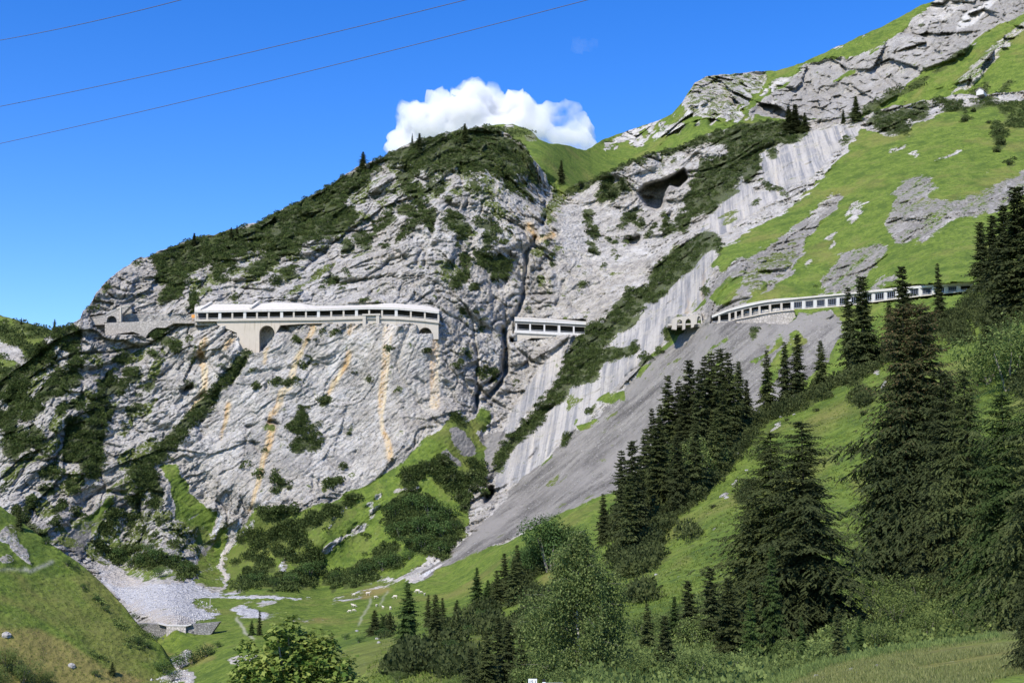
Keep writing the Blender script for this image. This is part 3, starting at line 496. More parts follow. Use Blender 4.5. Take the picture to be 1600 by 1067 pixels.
for p, w in (([(1600,15),(1540,60),(1500,110),(1470,145)],9), ([(1640,30),(1580,80),(1540,125)],7), ([(1640,60),(1600,90),(1560,130)],5), ([(1590,30),(1540,75)],5), ([(1540,85),(1500,120),(1450,150)],3)): line(SC, p, w*.4, 1, w, 2); line(GR, p, w*.4, .3, w, 2)
poly(GR, [(1480,145),(1540,80),(1600,30),(1640,0),(1640,10),(1560,90),(1510,145)], .45)
g = np.random.default_rng(11)
for _ in range(150):
    x = 905+g.random()*330; y = 218-(x-930)*.36+g.random()*44*(.4+(x-900)/300); a = 1.5+g.random()*5
    if x > 940: ell(GR, x, y, a, a*.45, 0, -25+g.normal()*20); ell(WH, x, y, a, a*.4, .8, -25)
for x, y, a, b in ((978,213,28,6),(1000,222,12,4),(1048,205,20,6),(1030,212,12,4),(1165,150,6,16),(1150,178,8,8),(1220,128,16,5),(790,200,16,4),(832,213,12,6),(1310,75,10,2),(1350,58,8,2)): ell(GR, x, y, a, b, .1, -22); ell(WH, x, y, a, b, .6, -22)
ell(OL, 770, 210, 75, 18, .9, 5); ell(UN, 775, 206, 60, 9, .7, 4)
for x, y, a, b in ((1440,40,6,3),(1480,100,30,4),(1500,85,20,4),(1430,135,30,6),(1395,150,30,8),(1530,142,16,8),(1575,135,12,5),(1365,168,20,8),(1590,60,4,2),(1555,152,20,4)): ell(UN, x, y, a, b, 1, -28)
UA = (UN > .5).astype(np.float32)
for m in (GR, SC, OL, UN): m[:] = blur(m, 1)
WH[:] = blur(WH, 2); DK[:] = blur(DK, 2)
SOFTA = blur(np.maximum(GR, SC), 2)
DA = [(560,240,950),(790,195,920),(700,225,880),(850,240,850),(915,236,1000),(900,290,860),(985,203,1110),(1105,120,1130),(1250,100,1120),(1440,10,1130),(1600,-100,1180),(1980,-220,1230),(1050,220,1020),(1200,180,1040),(1350,175,1010),(1500,140,960),(1600,130,920),(1980,120,900),(900,420,800),(1300,300,900),(1700,300,820),(540,420,800),(1180,150,1085),(1140,150,1065),(1085,150,1070),(1240,120,1100),(1400,80,1060)]
def dispA(px, py, P, D):
    s = look(SOFTA, px, py); rk = 1-.92*s; d = 0
    for k, (a, f) in enumerate(AM[:5]): d = d-a*(.9 if k else 1.6)*(np.abs(noise(P, f*.8, 150+k))*1.7-.42)*(.25+.75*rk if k == 0 else rk)
    c, w = math.cos(R(38)), math.sin(R(38)); t = -P[..., 0]*w+P[..., 2]*c; l = P[..., 0]*c+P[..., 2]*w
    d = d+(26*facet(P*np.array([1.2, .5, .55]), .014, 4)+13*facet(P*np.array([1.2, .5, .6]), .04, 5)+5*facet(P*np.array([1, .5, .8]), .13, 6))*rk
    return d+4*np.abs(noise(np.stack([t*.05, l*.008, P[..., 1]*.004], -1), 1, 170))*rk+3*noise(P, .03, 171)*s
topA = [(500,330),(560,330),(640,250),(690,214),(740,200),(775,195),(800,194),(830,204),(842,218),(858,224),(885,227),(915,236),(940,219),(985,203),(1030,188),(1050,178),(1066,160),(1085,130),(1105,119),(1160,114),(1215,110),(1250,100),(1320,68),(1390,36),(1440,8),(1465,0),(1490,-30),(1600,-110),(1800,-200),(1980,-240)]
SA = Sheet(520, 1960, 2.0, topA, [(500,430),(1000,430),(1400,350),(2000,330)], 260, tps(DA), dispA, 1.8, seed=2)
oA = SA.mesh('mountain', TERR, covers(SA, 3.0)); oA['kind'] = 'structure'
# ---------------------------------------------------------------- far left hill
for m in (GR, SC, GV, OC, WH, BD, DK, DR, OL, UN, PA): m[:] = 0
GR[:] = .8; OL[:] = .6
g = np.random.default_rng(12)
for _ in range(130): ell(UN, -200+g.random()*330, 500+g.random()*110, 6+g.random()*16, 5+g.random()*8, 1, 30)
UE = (UN > .5).astype(np.float32); UN[:] = blur(UN, 1)
for x, y, a, b in ((10,545,30,10),(35,570,20,8),(-40,540,30,12)): ell(GR, x, y, a, b, 0, 35); ell(UN, x, y, a, b, 0, 35); ell(OL, x, y, a, b, 0, 35); ell(UE, x, y, a, b, 0, 35)
SE = Sheet(-420, 150, 3, [(-450,420),(-200,440),(-60,478),(0,492),(40,503),(75,514),(120,530),(160,560)], [(-450,860),(200,860)], 110, tps([(-420,420,900),(0,492,820),(100,520,800),(-420,760,600),(150,760,640),(0,640,700)]),
           lambda px, py, P, D: 5*noise(P, .03, 5)+2*noise(P, .1, 6), 2, seed=3)
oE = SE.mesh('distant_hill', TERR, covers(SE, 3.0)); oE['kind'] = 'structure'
# ---------------------------------------------------------------- left valley hill
for m in (GR, SC, GV, OC, WH, BD, DK, DR, OL, UN, PA): m[:] = 0
GR[:] = 1
poly(DR, [(-200,980),(60,985),(110,1010),(170,1045),(230,1067),(230,1120),(-200,1120)], .75); line(DR, [(0,930),(60,960),(120,1000)], 5, .4); line(DR, [(0,890),(30,905),(60,935)], 4, .35)
for x, y, a, b, r in ((14,838,18,14,40),(30,860,16,9,40),(12,875,10,7,0),(40,875,10,4,40),(-40,830,40,14,30)): ell(GR, x, y, a, b, .1, r); ell(OL, x, y, a, b, .5, r)
line(PA, [(38,888),(48,893),(60,886),(82,877)], 3, 1); line(PA, [(-60,892),(20,890),(40,892)], 2, .7)
for x, y, a, b, r in ((130,920,10,3,35),(150,935,14,3,38),(165,950,14,3,40),(120,890,10,5,40),(205,940,12,8,40),(220,955,12,7,30),(230,985,16,14,30),(150,1025,14,4,20),(215,1005,20,10,30),(185,975,16,4,40)): ell(UN, x, y, a, b, .8, r)
UL = (UN > .5).astype(np.float32)
for m in (GR, OL, UN, PA): m[:] = blur(m, 1)
DR[:] = blur(DR, 4)
SL = Sheet(-420, 288, 2.2, [(-450,640),(-200,720),(-60,762),(0,790),(30,812),(60,836),(95,860),(130,884),(160,912),(190,944),(204,962),(216,977),(236,993),(250,1006),(256,1022),(270,1040),(290,1062)], [(-450,1300),(-100,1220),(200,1120),(300,1100)], 300,
           lambda px, py: (lambda d: -172/(d[..., 0]*.5-.25+d[..., 2]*.83))((at(px, py, np.ones_like(px))-CAM)),
           lambda px, py, P, D: (2.6*noise(P, .03, 5)+1.3*noise(P, .09, 6)+.5*np.abs(noise(P, .3, 7))+.8*np.abs(noise(np.stack([P[..., 0]*.02, P[..., 1]*.02, P[..., 2]*.25], -1), 1, 8)))*1.1, 1.2, seed=4)
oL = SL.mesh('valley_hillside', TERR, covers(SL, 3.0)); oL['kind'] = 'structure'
# ---------------------------------------------------------------- right near slope
for m in (GR, SC, GV, OC, WH, BD, DK, DR, OL, UN, PA): m[:] = 0
GR[:] = 1
for x, y, a, b, r in ((1132,775,6,3,-20),(1150,712,4,2,-60),(1147,760,2,8,35),(1370,585,5,3,-20),(1380,605,4,7,10),(1112,820,6,2,-40),(1212,665,8,3,-30),(1430,620,6,4,0),(870,885,6,6,0),(1345,770,5,2,0)): ell(GR, x, y, a, b, .05, r); ell(WH, x, y, a, b, .6, r)
for x, y, a, b, v in ((1250,745,60,14,.3),(1340,760,12,20,.3),(1290,660,40,12,.25),(860,900,20,10,.5),(1060,880,20,8,.3),(560,1040,80,30,.25),(700,1040,90,20,.35)): ell(DR, x, y, a, b, v, -30)
DR[:] = blur(DR, 5)
SHC = raster()
poly(SHC, [(938,845),(1000,845),(1040,828),(1085,790),(1130,745),(1165,705),(1180,690),(1165,660),(1100,690),(1000,740),(950,790)])
poly(SHC, [(950,860),(1040,830),(1030,860),(1015,890),(985,905),(965,895)])
for x, y, a, b, r in ((1190,650,40,16,-20),(1240,635,36,12,-15),(1280,612,20,12,0),(1330,590,26,14,-25),(1365,570,30,14,-20),(1400,548,20,12,0),(1430,535,20,10,0),(1345,610,8,14,0),(1350,625,14,12,0),(1290,605,14,8,0),(1480,505,40,20,-15),(1520,480,34,16,-20),(1550,500,30,20,0),(1560,530,26,18,0),(1590,490,20,20,0),(1500,530,20,12,0),(1600,600,20,20,0),(1500,870,60,40,0),(1560,900,40,40,0),
    (1165,775,16,12,-30),(1192,715,8,6,0),(1080,835,14,8,-30),(1000,935,14,10,0),(730,985,14,8,0),(655,1030,20,9,0),(700,1010,16,8,0),(600,990,16,8,0),(760,950,16,12,0),(770,985,18,14,0),(830,930,20,16,0),(860,960,30,30,0),(820,980,20,20,0),(745,960,10,6,0),(690,985,9,8,0),(880,990,40,30,0),(640,1045,30,10,0),(720,1050,26,10,0),(1020,870,20,10,0),(945,830,14,14,0),(840,885,26,14,0),(770,915,20,14,0),(815,905,16,12,0)): ell(SHC, x, y, a, b, 1, r)
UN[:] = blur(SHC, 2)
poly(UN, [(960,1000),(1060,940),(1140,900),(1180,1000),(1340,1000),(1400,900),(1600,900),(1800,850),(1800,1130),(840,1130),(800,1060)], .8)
for m in (GR, WH): m[:] = blur(m, 1)
topC = [(400,1100),(440,1067),(470,1015),(530,992),(570,980),(640,967),(700,957),(745,938),(800,908),(850,884),(900,868),(930,850),(960,800),(1000,756),(1040,738),(1100,690),(1150,662),(1200,640),(1260,618),(1300,590),(1340,560),(1380,525),(1430,502),(1480,490),(1520,458),(1560,425),(1600,392),(1700,350),(2000,280)]
SCs = Sheet(410, 1960, 2.4, topC, [(400,1110),(460,1200),(800,1300),(2000,1300)], 330,
            tps([(450,1060,160),(530,990,205),(640,965,215),(745,935,225),(850,880,235),(960,800,240),(1100,690,250),(1200,640,255),(1340,560,270),(1430,500,290),(1520,460,300),(1600,390,300),(1960,300,290),(700,1067,80),(900,1067,60),(1000,950,130),(1100,1067,55),(1200,1000,88),(1300,800,165),(1300,1067,50),(1450,600,205),(1450,900,110),(1600,600,170),(1600,900,85),(1960,900,70),(1960,600,140),(1600,1067,48),(1960,1067,40),(800,1000,145),(600,1150,60),(900,1300,30),(1500,1300,25),(1960,1300,20),(1100,820,180),(1200,720,205)]),
            lambda px, py, P, D: (1.2*noise(P, .04, 5)+.5*noise(P, .12, 6)+.25*np.abs(noise(P, .4, 7)))*D/160, 2.0, seed=5)
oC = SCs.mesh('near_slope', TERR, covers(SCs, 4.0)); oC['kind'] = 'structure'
# ---------------------------------------------------------------- bank at lower right, near the camera
for m in (GR, SC, GV, OC, WH, BD, DK, DR, OL, UN, PA): m[:] = 0
GR[:] = 1
poly(DR, [(1100,1150),(1200,1060),(1300,1035),(1420,1015),(1600,1000),(1900,980),(1900,1020),(1600,1050),(1400,1067),(1300,1200)], .55); DR[:] = blur(DR, 6)
SD = Sheet(1080, 2300, 3, [(1080,1110),(1150,1082),(1190,1068),(1230,1051),(1270,1040),(1300,1031),(1400,1012),(1500,1001),(1540,990),(1600,986),(1760,978),(2300,970)], [(1000,1400),(2300,1400)], 160,
           tps([(1080,1110,38),(1190,1068,37),(1300,1031,36),(1400,1012,36),(1600,986,34),(2300,970,30),(1300,1060,26),(1600,1040,17),(1600,1067,14),(1300,1400,6),(1080,1400,7),(2300,1400,5),(2300,1067,11),(1400,1067,17)]),
           lambda px, py, P, D: .18*noise(P, .25, 5)+.06*noise(P, 1.0, 6), 1.6, seed=6)
oD = SD.mesh('meadow_bank', TERR, covers(SD, 3.0)); oD['kind'] = 'structure'
# deep ground sheet under everything, to the horizon
b = MB(); b.add([(-9000,-3000,-75),(9000,-3000,-75),(9000,9000,-75),(-9000,9000,-75)], [(0,1,2,3)])
gm = simple('meadow_ground', (.07,.12,.02), .95, .3, .02, obj_space=False); tag(b.build('ground', gm), kind='structure')
# ---------------------------------------------------------------- building materials
def stone_mat(name, a, b, sc=.9):
    g = NG(name); P = g.pos(); v = g.vor(sc, 'F1', out='Color'); x = g.n.new('ShaderNodeSeparateColor'); g.l.new(v, x.inputs[0])
    e = g.step(g.vor(sc), .10, .02); c = g.mix(x.outputs[0], a, b); c = g.mix(g.math('MULTIPLY', e, .5), c, tuple(t*.55 for t in a))
    c = g.mix(g.math('MULTIPLY', g.step(g.noise(.15, 4, .6), .5, .7), .5), c, tuple(t*.6 for t in b)); return g.done(c, .9, g.bump(e, .12))
def concrete_mat(name, a, st=.5):
    g = NG(name); P = g.pos(); n = g.noise(.5, 5, .65); s = g.noise(1.0, 5, .7, g.map(P, (0, 0, 0), (1.1, .8, .06)))
    c = g.mix(n, tuple(t*.86 for t in a), tuple(min(.9, t*1.06) for t in a)); c = g.mix(g.math('MULTIPLY', g.step(s, .52, .68), st), c, tuple(t*u for t, u in zip(a, (.62, .58, .5))))
    return g.done(c, .85, g.bump(n, .03))
CONC = concrete_mat('old_concrete', (.50, .455, .385)); WCONC = concrete_mat('pale_concrete', (.60, .585, .55), .5); ROOF = concrete_mat('roof_concrete', (.56, .525, .46), .45)
STONE = stone_mat('wall_stone', (.36, .33, .29), (.47, .43, .38)); DSTONE = stone_mat('dam_stone', (.20, .195, .19), (.34, .33, .31), 1.7)
DARKM = simple('dark_gutter_and_shade', (.09, .09, .10)); ASPH = simple('asphalt', (.05, .05, .055)); METAL = simple('galvanised_steel', (.50, .51, .52), .4, .1, 3, spec=.5)  # gutter colour, also painted shade for rear walls, tunnel bore and drain holes
def ip(tab): t = np.array(tab, float); return lambda x: np.interp(x, t[:, 0], t[:, 1])
SLAT = simple('painted_slats', (.13, .15, .19))
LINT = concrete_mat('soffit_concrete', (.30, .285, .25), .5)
def gallery(name, label, x0, x1, Yf, roofback, depth, ftop, ftlow, otop, obot, deck, pillars, base, gutter=True, wide=(), group=None, bars=None, cn=None):
    """open-sided avalanche gallery: roof slab, fascia, lintel, posts, parapet, deck beam, road bed and rear wall"""
    cn = cn or CONC
    root = empty(name, at((x0+x1)/2, obot((x0+x1)/2), Yf((x0+x1)/2))); tag(root, label, 'road gallery', group)
    root_loc = np.array(root.location); xs = np.linspace(x0, x1, max(6, int((x1-x0)/12)))
    def W(f, dy=0, off=0): return [at(x, f(x)+off, Yf(x)+dy)-root_loc for x in xs]
    b = MB(); bk = [at(x, roofback(x), Yf(x)+depth)-root_loc for x in xs]; fr = W(ftop, -.35)
    b.strip(bk, fr, (0, 0, -.45)); b.build('roof', ROOF, root)
    b = MB(); b.strip(W(ftop, -.3, 1.3 if gutter else 0), W(ftlow, -.3), (0, .9, 0)); b.build('fascia', WCONC, root)
    if gutter: b = MB(); b.strip(W(ftop, -.15, .9), W(ftop, -.15, 1.5), (0, .5, 0)); b.build('gutter', DARKM, root)
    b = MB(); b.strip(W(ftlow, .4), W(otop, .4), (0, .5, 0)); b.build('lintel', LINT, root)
    for i, x in enumerate(pillars):
        b = MB(); w = .62 if i in wide else .38; t = at(x, otop(x)+.1, Yf(x)+.1)-root_loc; u = at(x, obot(x), Yf(x)+.1)-root_loc
        for q in ((-w, w),): b.prism([t+[q[0], 0, .2], t+[q[1], 0, .2], u+[q[1]*1.15, 0, -.3], u+[q[0]*1.15, 0, -.3]], (0, .75, 0))
        b.build('pillar', WCONC if i in wide else cn, root)
    b = MB(); b.strip(W(obot, .0, -.1), W(obot, .0, 1.2), (0, .35, 0)); b.build('parapet', cn, root)
    b = MB()
    for o in (-1.5,): b.tube(W(obot, .3, o), .09, 4)
    b.build('railing', METAL, root)
    b = MB(); b.strip(W(obot, -.25, 1.2), W(deck, -.25), (0, 1.2, 0)); b.build('deck_beam', cn, root)
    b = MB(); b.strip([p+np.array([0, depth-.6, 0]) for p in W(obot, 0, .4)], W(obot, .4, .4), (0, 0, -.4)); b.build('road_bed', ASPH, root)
    b = MB(); b.strip([p+np.array([0, depth-1.2, 1.2]) for p in W(otop)], [p+np.array([0, depth-1.2, -.8]) for p in W(obot)], (0, .6, 0)); b.build('rear_wall', DARKM, root)  # wall coloured dark to give the shade inside the gallery
    if bars:
        for x in np.arange(bars[0], bars[1], 3.1):
            if min(abs(x-p) for p in pillars) > 1.8:
                b = MB(); b.prism([at(x-.45, otop(x), Yf(x)+.3)-root_loc, at(x+.45, otop(x), Yf(x)+.3)-root_loc, at(x+.45, obot(x), Yf(x)+.3)-root_loc, at(x-.45, obot(x), Yf(x)+.3)-root_loc], (0, .3, 0))
                b.build('slat', SLAT, root)
    return root, root_loc
c1 = lambda x: G1Y
f1 = ip([(304,485.6),(400,484),(500,482.5),(575,480),(619,480.6),(660,484),(686,487)])
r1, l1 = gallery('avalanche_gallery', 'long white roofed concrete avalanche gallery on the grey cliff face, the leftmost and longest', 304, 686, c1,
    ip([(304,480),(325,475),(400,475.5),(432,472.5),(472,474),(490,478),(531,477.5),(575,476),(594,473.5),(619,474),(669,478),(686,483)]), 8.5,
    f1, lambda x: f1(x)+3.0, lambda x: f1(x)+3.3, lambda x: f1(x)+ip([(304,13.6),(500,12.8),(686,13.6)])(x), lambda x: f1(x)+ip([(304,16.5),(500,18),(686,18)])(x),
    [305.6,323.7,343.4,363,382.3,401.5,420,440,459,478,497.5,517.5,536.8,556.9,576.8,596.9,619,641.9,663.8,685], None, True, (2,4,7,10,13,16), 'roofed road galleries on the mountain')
for xa, ya, xb, yb in ((309,485,328,474.3),(389,482,402,473.2)):   # upstands across the roof
    b = MB(); A = at(xa, ya, G1Y+.5)-l1; B = at(xb, yb, G1Y+8)-l1; b.prism([A, B, B+[0, 0, .9], A+[0, 0, .7]], (1.3, 0, 0)); b.build('roof_upstand', ROOF, r1)
def wallplate(name, label, pts, Y, th, mat, cat='wall', group=None, tier=None):
    P = [at(x, y, Y if not callable(Y) else Y(x)) for x, y in pts]; o = np.mean(P, 0); root = MB(); root.prism([p-o for p in P], (0, th, 0))
    ob = root.build(name, mat); ob.location = o; tag(ob, label, cat, group); return ob
arch = lambda cx, top, w, yl, yr: [(cx-w, yl)]+[(cx-w*math.cos(t), top+(top+w*1.05-top)*(1-math.sin(t))) for t in np.linspace(0, math.pi, 13)]+[(cx+w, yr)]
wallplate('support_wall', 'beige stone support wall with tall arch under the longest gallery', [(338,501.5),(455,500.5),(520,499),(520,504.5),(470,506),(438,508),(430,522)]+arch(417, 508.5, 12, 560, 560)[::-1]+[(402,558),(372,556),(370,520),(340,508)], G1Y+.5, 2.2, concrete_mat('wall_render', (.54,.475,.385), .6), 'support wall')
wallplate('support_wall', 'beige support wall with low arch at the right end of the longest gallery', [(520,499),(600,497.5),(640,498.5),(685,504),(685,530),(676,530)]+arch(664.5, 511.5, 10.5, 526, 526)[::-1]+[(652,526),(640,512),(600,507),(520,506)], G1Y+.5, 2.2, CONC, 'support wall')
b = MB(); p0 = at(581, 505, G1Y-.6)
for x in (569, 590): b.prism([at(x-2.5, 491.5, G1Y-1)-p0, at(x+2.5, 491.5, G1Y-1)-p0, at(x+2.5, 512, G1Y-1)-p0, at(x-2.5, 512, G1Y-1)-p0], (0, 1.5, 0))
b.prism([at(566, 490.5, G1Y-1.2)-p0, at(594, 490, G1Y-1.2)-p0, at(594, 492.5, G1Y-1.2)-p0, at(566, 493, G1Y-1.2)-p0], (0, 2, 0))
o = b.build('buttress', CONC); o.location = p0; tag(o, 'small concrete buttress frame clamped on the front of the longest gallery', 'buttress')
f2 = ip([(804,496.6),(860,499.2),(918,502.6)])
gallery('avalanche_gallery', 'short gallery with a thick bright roof edge right of the dark gorge', 804, 918, lambda x: G2Y, lambda x: f2(x)-1.5, 8,
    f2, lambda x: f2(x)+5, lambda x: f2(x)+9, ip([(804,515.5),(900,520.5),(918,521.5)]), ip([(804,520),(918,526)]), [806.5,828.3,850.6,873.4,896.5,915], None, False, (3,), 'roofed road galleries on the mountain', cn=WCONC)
wallplate('support_wall', 'pale footing wall under the short gallery beside the gorge', [(803,517),(918,523),(918,532),(870,528),(830,528),(818,534),(803,532)], G2Y+.4, 2, CONC, 'support wall')
f3 = ip([(1112.5,492.8),(1140,482.5),(1153.8,477.7),(1181,471.5),(1209,467.6),(1250,465),(1300,460.5),(1338,456.6),(1434,446.4),(1521,440.4)])
l3 = ip([(1112.5,496.2),(1140,485.4),(1167,478.6),(1195,472.6),(1250,467),(1338,458.8),(1521,442.6)])
t3 = ip([(1112.5,498),(1123.5,493.4),(1151,486.6),(1181,479.4),(1220,474),(1250,471.5),(1338,463.4),(1434,451),(1521,446)])
b3 = ip([(1112.5,505),(1123,502.5),(1140,501.5),(1148,497.5),(1167,494),(1195,488),(1222,484.4),(1250,481.5),(1326,475.5),(1395,465.6),(1521,451.5)])
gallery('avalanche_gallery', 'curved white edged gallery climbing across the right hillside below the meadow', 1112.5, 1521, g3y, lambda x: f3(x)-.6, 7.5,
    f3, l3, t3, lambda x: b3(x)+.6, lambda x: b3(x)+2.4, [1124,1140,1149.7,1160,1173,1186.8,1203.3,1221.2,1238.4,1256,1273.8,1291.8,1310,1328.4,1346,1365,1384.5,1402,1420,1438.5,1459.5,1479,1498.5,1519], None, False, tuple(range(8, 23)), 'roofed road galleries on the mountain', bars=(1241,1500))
wallplate('support_wall', 'rough stone support wall below the left part of the curved gallery', [(x, b3(x)+1.6) for x in np.linspace(1140, 1250, 12)]+[(1240,520),(1200,520),(1160,522),(1141,518)], lambda x: g3y(x)+.35, 2, STONE, 'support wall')
wallplate('support_wall', 'rough stone support wall below the barred part of the curved gallery', [(x, b3(x)+1.6) for x in np.linspace(1250.5, 1345, 12)]+[(1345,490),(1300,494),(1251,494)], lambda x: g3y(x)+.35, 2, STONE, 'support wall')
b = MB(); p0 = at(1128, 508, 530); q = lambda x, y, d=0: at(x, y, 530+d)-p0
b.prism([q(1113,505.6,-4), q(1140,506,-4), q(1140,508.6,-4), q(1116,508.6,-4)], (0, 6, 0)); b.prism([q(1134,509,-2), q(1144,508,-2), q(1139,516,-2), q(1133,514,-2)], (0, 3, 0))
b.tube([q(1113,502.6,-3.6), q(1140,503,-3.6)], .1, 4)
o = b.build('lookout_platform', WCONC); o.location = p0; tag(o, 'small white concrete platform at the left mouth of the curved gallery', 'platform')
# arcade between the banded cliff and the curved gallery
ark = [(1050,514),(1050.6,498),(1056,495.6),(1071,494.2),(1089,492),(1096,494),(1098,506),(1095.5,506)]+[(1095.3,500),(1094.5,495.5),(1092,493.6),(1089.8,495.5),(1089.2,500),(1089,506)]+[(1085,507),(1084,511),(1080.2,512)]+[(1079.8,503),(1079,500),(1075.5,497.6),(1072,500),(1071,503),(1070.6,514)]+[(1066.6,515)]+[(1066.2,504),(1065.5,501),(1062,498.8),(1058.5,501),(1057.6,504),(1057.2,515)]
wallplate('stone_arcade', 'weathered stone arcade with open arches left of the curved gallery', ark, g3y(1075)+2.5, 2.5, CONC, 'arcade')
b = MB(); p0 = at(1075, 507, g3y(1075)+4); b.prism([at(1044,506,g3y(1075)+3)-p0, at(1100,504.6,g3y(1075)+3)-p0, at(1100,506.4,g3y(1075)+3)-p0, at(1044,509,g3y(1075)+3)-p0], (0, 6, 0)); o = b.build('road_deck', CONC); o.location = p0; tag(o, 'narrow concrete road ledge behind the stone arcade', 'road ledge')
# tunnel mouth and retaining wall at the left end
TY = 604
root = empty('tunnel_portal', at(175, 503, TY)); tag(root, 'dark arched tunnel mouth in a stone face at the far left end of the road', 'tunnel'); tl = np.array(root.location)
q = lambda x, y, d=0: at(x, y, TY+d)-tl
b = MB(); b.prism([q(*p) for p in [(140,496.4),(163.8,493),(187.5,480.6),(203,478),(190,492),(188,504),(182.2,504.4),(182.1,500),(180.6,496.4),(177.6,494),(174.3,493.4),(171,494.2),(168,496.6),(166.6,500),(166.5,505.5),(163,507),(140,508)]], (0, 3, 0)); b.build('stone_face', STONE, root)
b = MB(); b.prism([q(165.5,492.5,2.8), q(183,492.5,2.8), q(183,505,2.8), q(165.5,505,2.8)], (0, 6, 0)); b.build('tunnel_bore_shade', DARKM, root)  # solid dark block, its colour stands for the shade in the tunnel
b = MB(); b.prism([q(187,480,-.5), q(189.3,480,-.5), q(189.3,503,-.5), q(187,503,-.5)], (0, 1.6, 0)); b.build('corner_post', CONC, root)
b = MB(); b.strip([q(140,495.8,-.2), q(163.8,492.4,-.2), q(187.5,480,-.2), q(203,477.4,-.2)], [q(140,496.8,-.2), q(163.8,493.5,-.2), q(187.5,481.2,-.2), q(203,478.4,-.2)], (0, 2.4, 0)); b.build('coping', CONC, root)
wallplate('retaining_wall', 'grey stone retaining wall with a half arch below the tunnel road', [(163.8,504.8),(271,499.8),(304,500.5),(304,505),(271,505),(258,512),(250,512)]+[(245,511.5),(238,515),(231,521),(226.5,529)]+[(223,529),(218,522),(207,518),(182,522),(168,530),(164,528)], TY-.5, 2.5, STONE, 'retaining wall')
b = MB(); p0 = at(235, 501, TY+3); b.prism([at(163,503.8,TY)-p0, at(306,499.6,TY)-p0, at(306,501,TY)-p0, at(163,505.6,TY)-p0], (0, 7, 0)); o = b.build('road_deck', ASPH); o.location = p0; tag(o, 'open stretch of mountain road between the tunnel mouth and the longest gallery', 'road')
b = MB(); b.tube([(0,0,0),(0,0,1.6)], .07); b.box((0,0,2.1), (1.5,.12,1.5)); o = b.build('road_sign', simple('orange_paint', (.75,.33,.08))); o.location = at(301.5, 501, TY-.8); tag(o, 'small orange sign by the left end of the longest gallery', 'sign')
# torrent barrier
DY = 399.0; root = empty('torrent_barrier', at(275, 1006, DY)); tag(root, 'stone and concrete torrent barrier holding back the white gravel bed', 'dam'); tl = np.array(root.location)
q = lambda x, y, d=0: at(x, y, DY+d)-tl
b = MB(); b.prism([q(*p) for p in [(212,973.5),(250,975),(259,978),(262,981),(262,1016),(225,1000)]], (0, 3, 0)); b.build('left_wing', DSTONE, root)
b = MB(); b.prism([q(*p) for p in [(288,981),(297.5,975.5),(343,971.5),(330,990),(315,1000),(289,1008)]], (0, 3, 0)); b.build('right_wing', DSTONE, root)
b = MB(); b.prism([q(260,977.8,-.8), q(290,978,-.8), q(290.5,1010,-2.5), q(260,1014,-2.5)], (0, 4.5, 0)); b.build('spillway_face', stone_mat('spillway_stone', (.40,.37,.32), (.60,.57,.52), 1.6), root)
b = MB(); b.strip([q(246,973,-1), q(261,976.4,-1), q(290,976.6,-1), q(299,974.4,-1)], [q(246,974.4,-1), q(261,978.2,-1), q(290,978.4,-1), q(299,976,-1)], (0, 2.2, 0)); b.build('crest', WCONC, root)
for x, y in ((256.5,997),(283,987),(302.5,987),(272,996)): b = MB(); b.box(q(x, y, -.6)+[0, -1.0, 0], (.5, .6, .6)); b.build('drain_hole_shade', DARKM, root)  # dark boxes, their colour stands for shade in the drain openings
# hut on the upper pasture
root = empty('alpine_hut', at(1533, 147.5, 700), R(-35)); tag(root, 'tiny pale walled hut with a sloping roof on the upper right pasture', 'hut')
b = MB(); b.prism([(-2,-2.5,-1),(2,-2.5,-1),(2,-2.5,1.6),(0,-2.5,3.0),(-2,-2.5,1.6)], (0, 6.5, 0)); b.build('wall', WCONC, root)
for s_ in (-1, 1): b = MB(); b.prism([(0,-3,3.25),(s_*2.6,-3,1.35),(s_*2.6,-3,1.15),(0,-3,3.05)], (0, 7.5, 0)); b.build('roof', simple('weathered_roof', (.30,.25,.22)), root)
# overhead wires
wm = simple('cable_metal', (.12,.11,.12), .6)
for i, (a, c_, lb) in enumerate((((-60,8),(60,-10),'uppermost of the power lines, cutting the top left corner'),((-90,77),(340,-15),'second power line from the top, ending above the left skyline'),((-90,184),(800,-18),'third power line from the top, crossing most of the blue sky'),((-90,244),(1010,-24),'lowest power line, passing over the white cloud'))):
    A, B = at(*a, 150+4*i), at(*c_, 105+3*i); b = MB(); b.tube([A+(B-A)*t+np.array([0, 0, -.55*4*t*(1-t)*(i > 0)]) for t in np.linspace(0, 1, 20)], .036, 5)
    tag(b.build('power_line', wm), 'thin '+lb, 'power line', 'power lines across the sky')
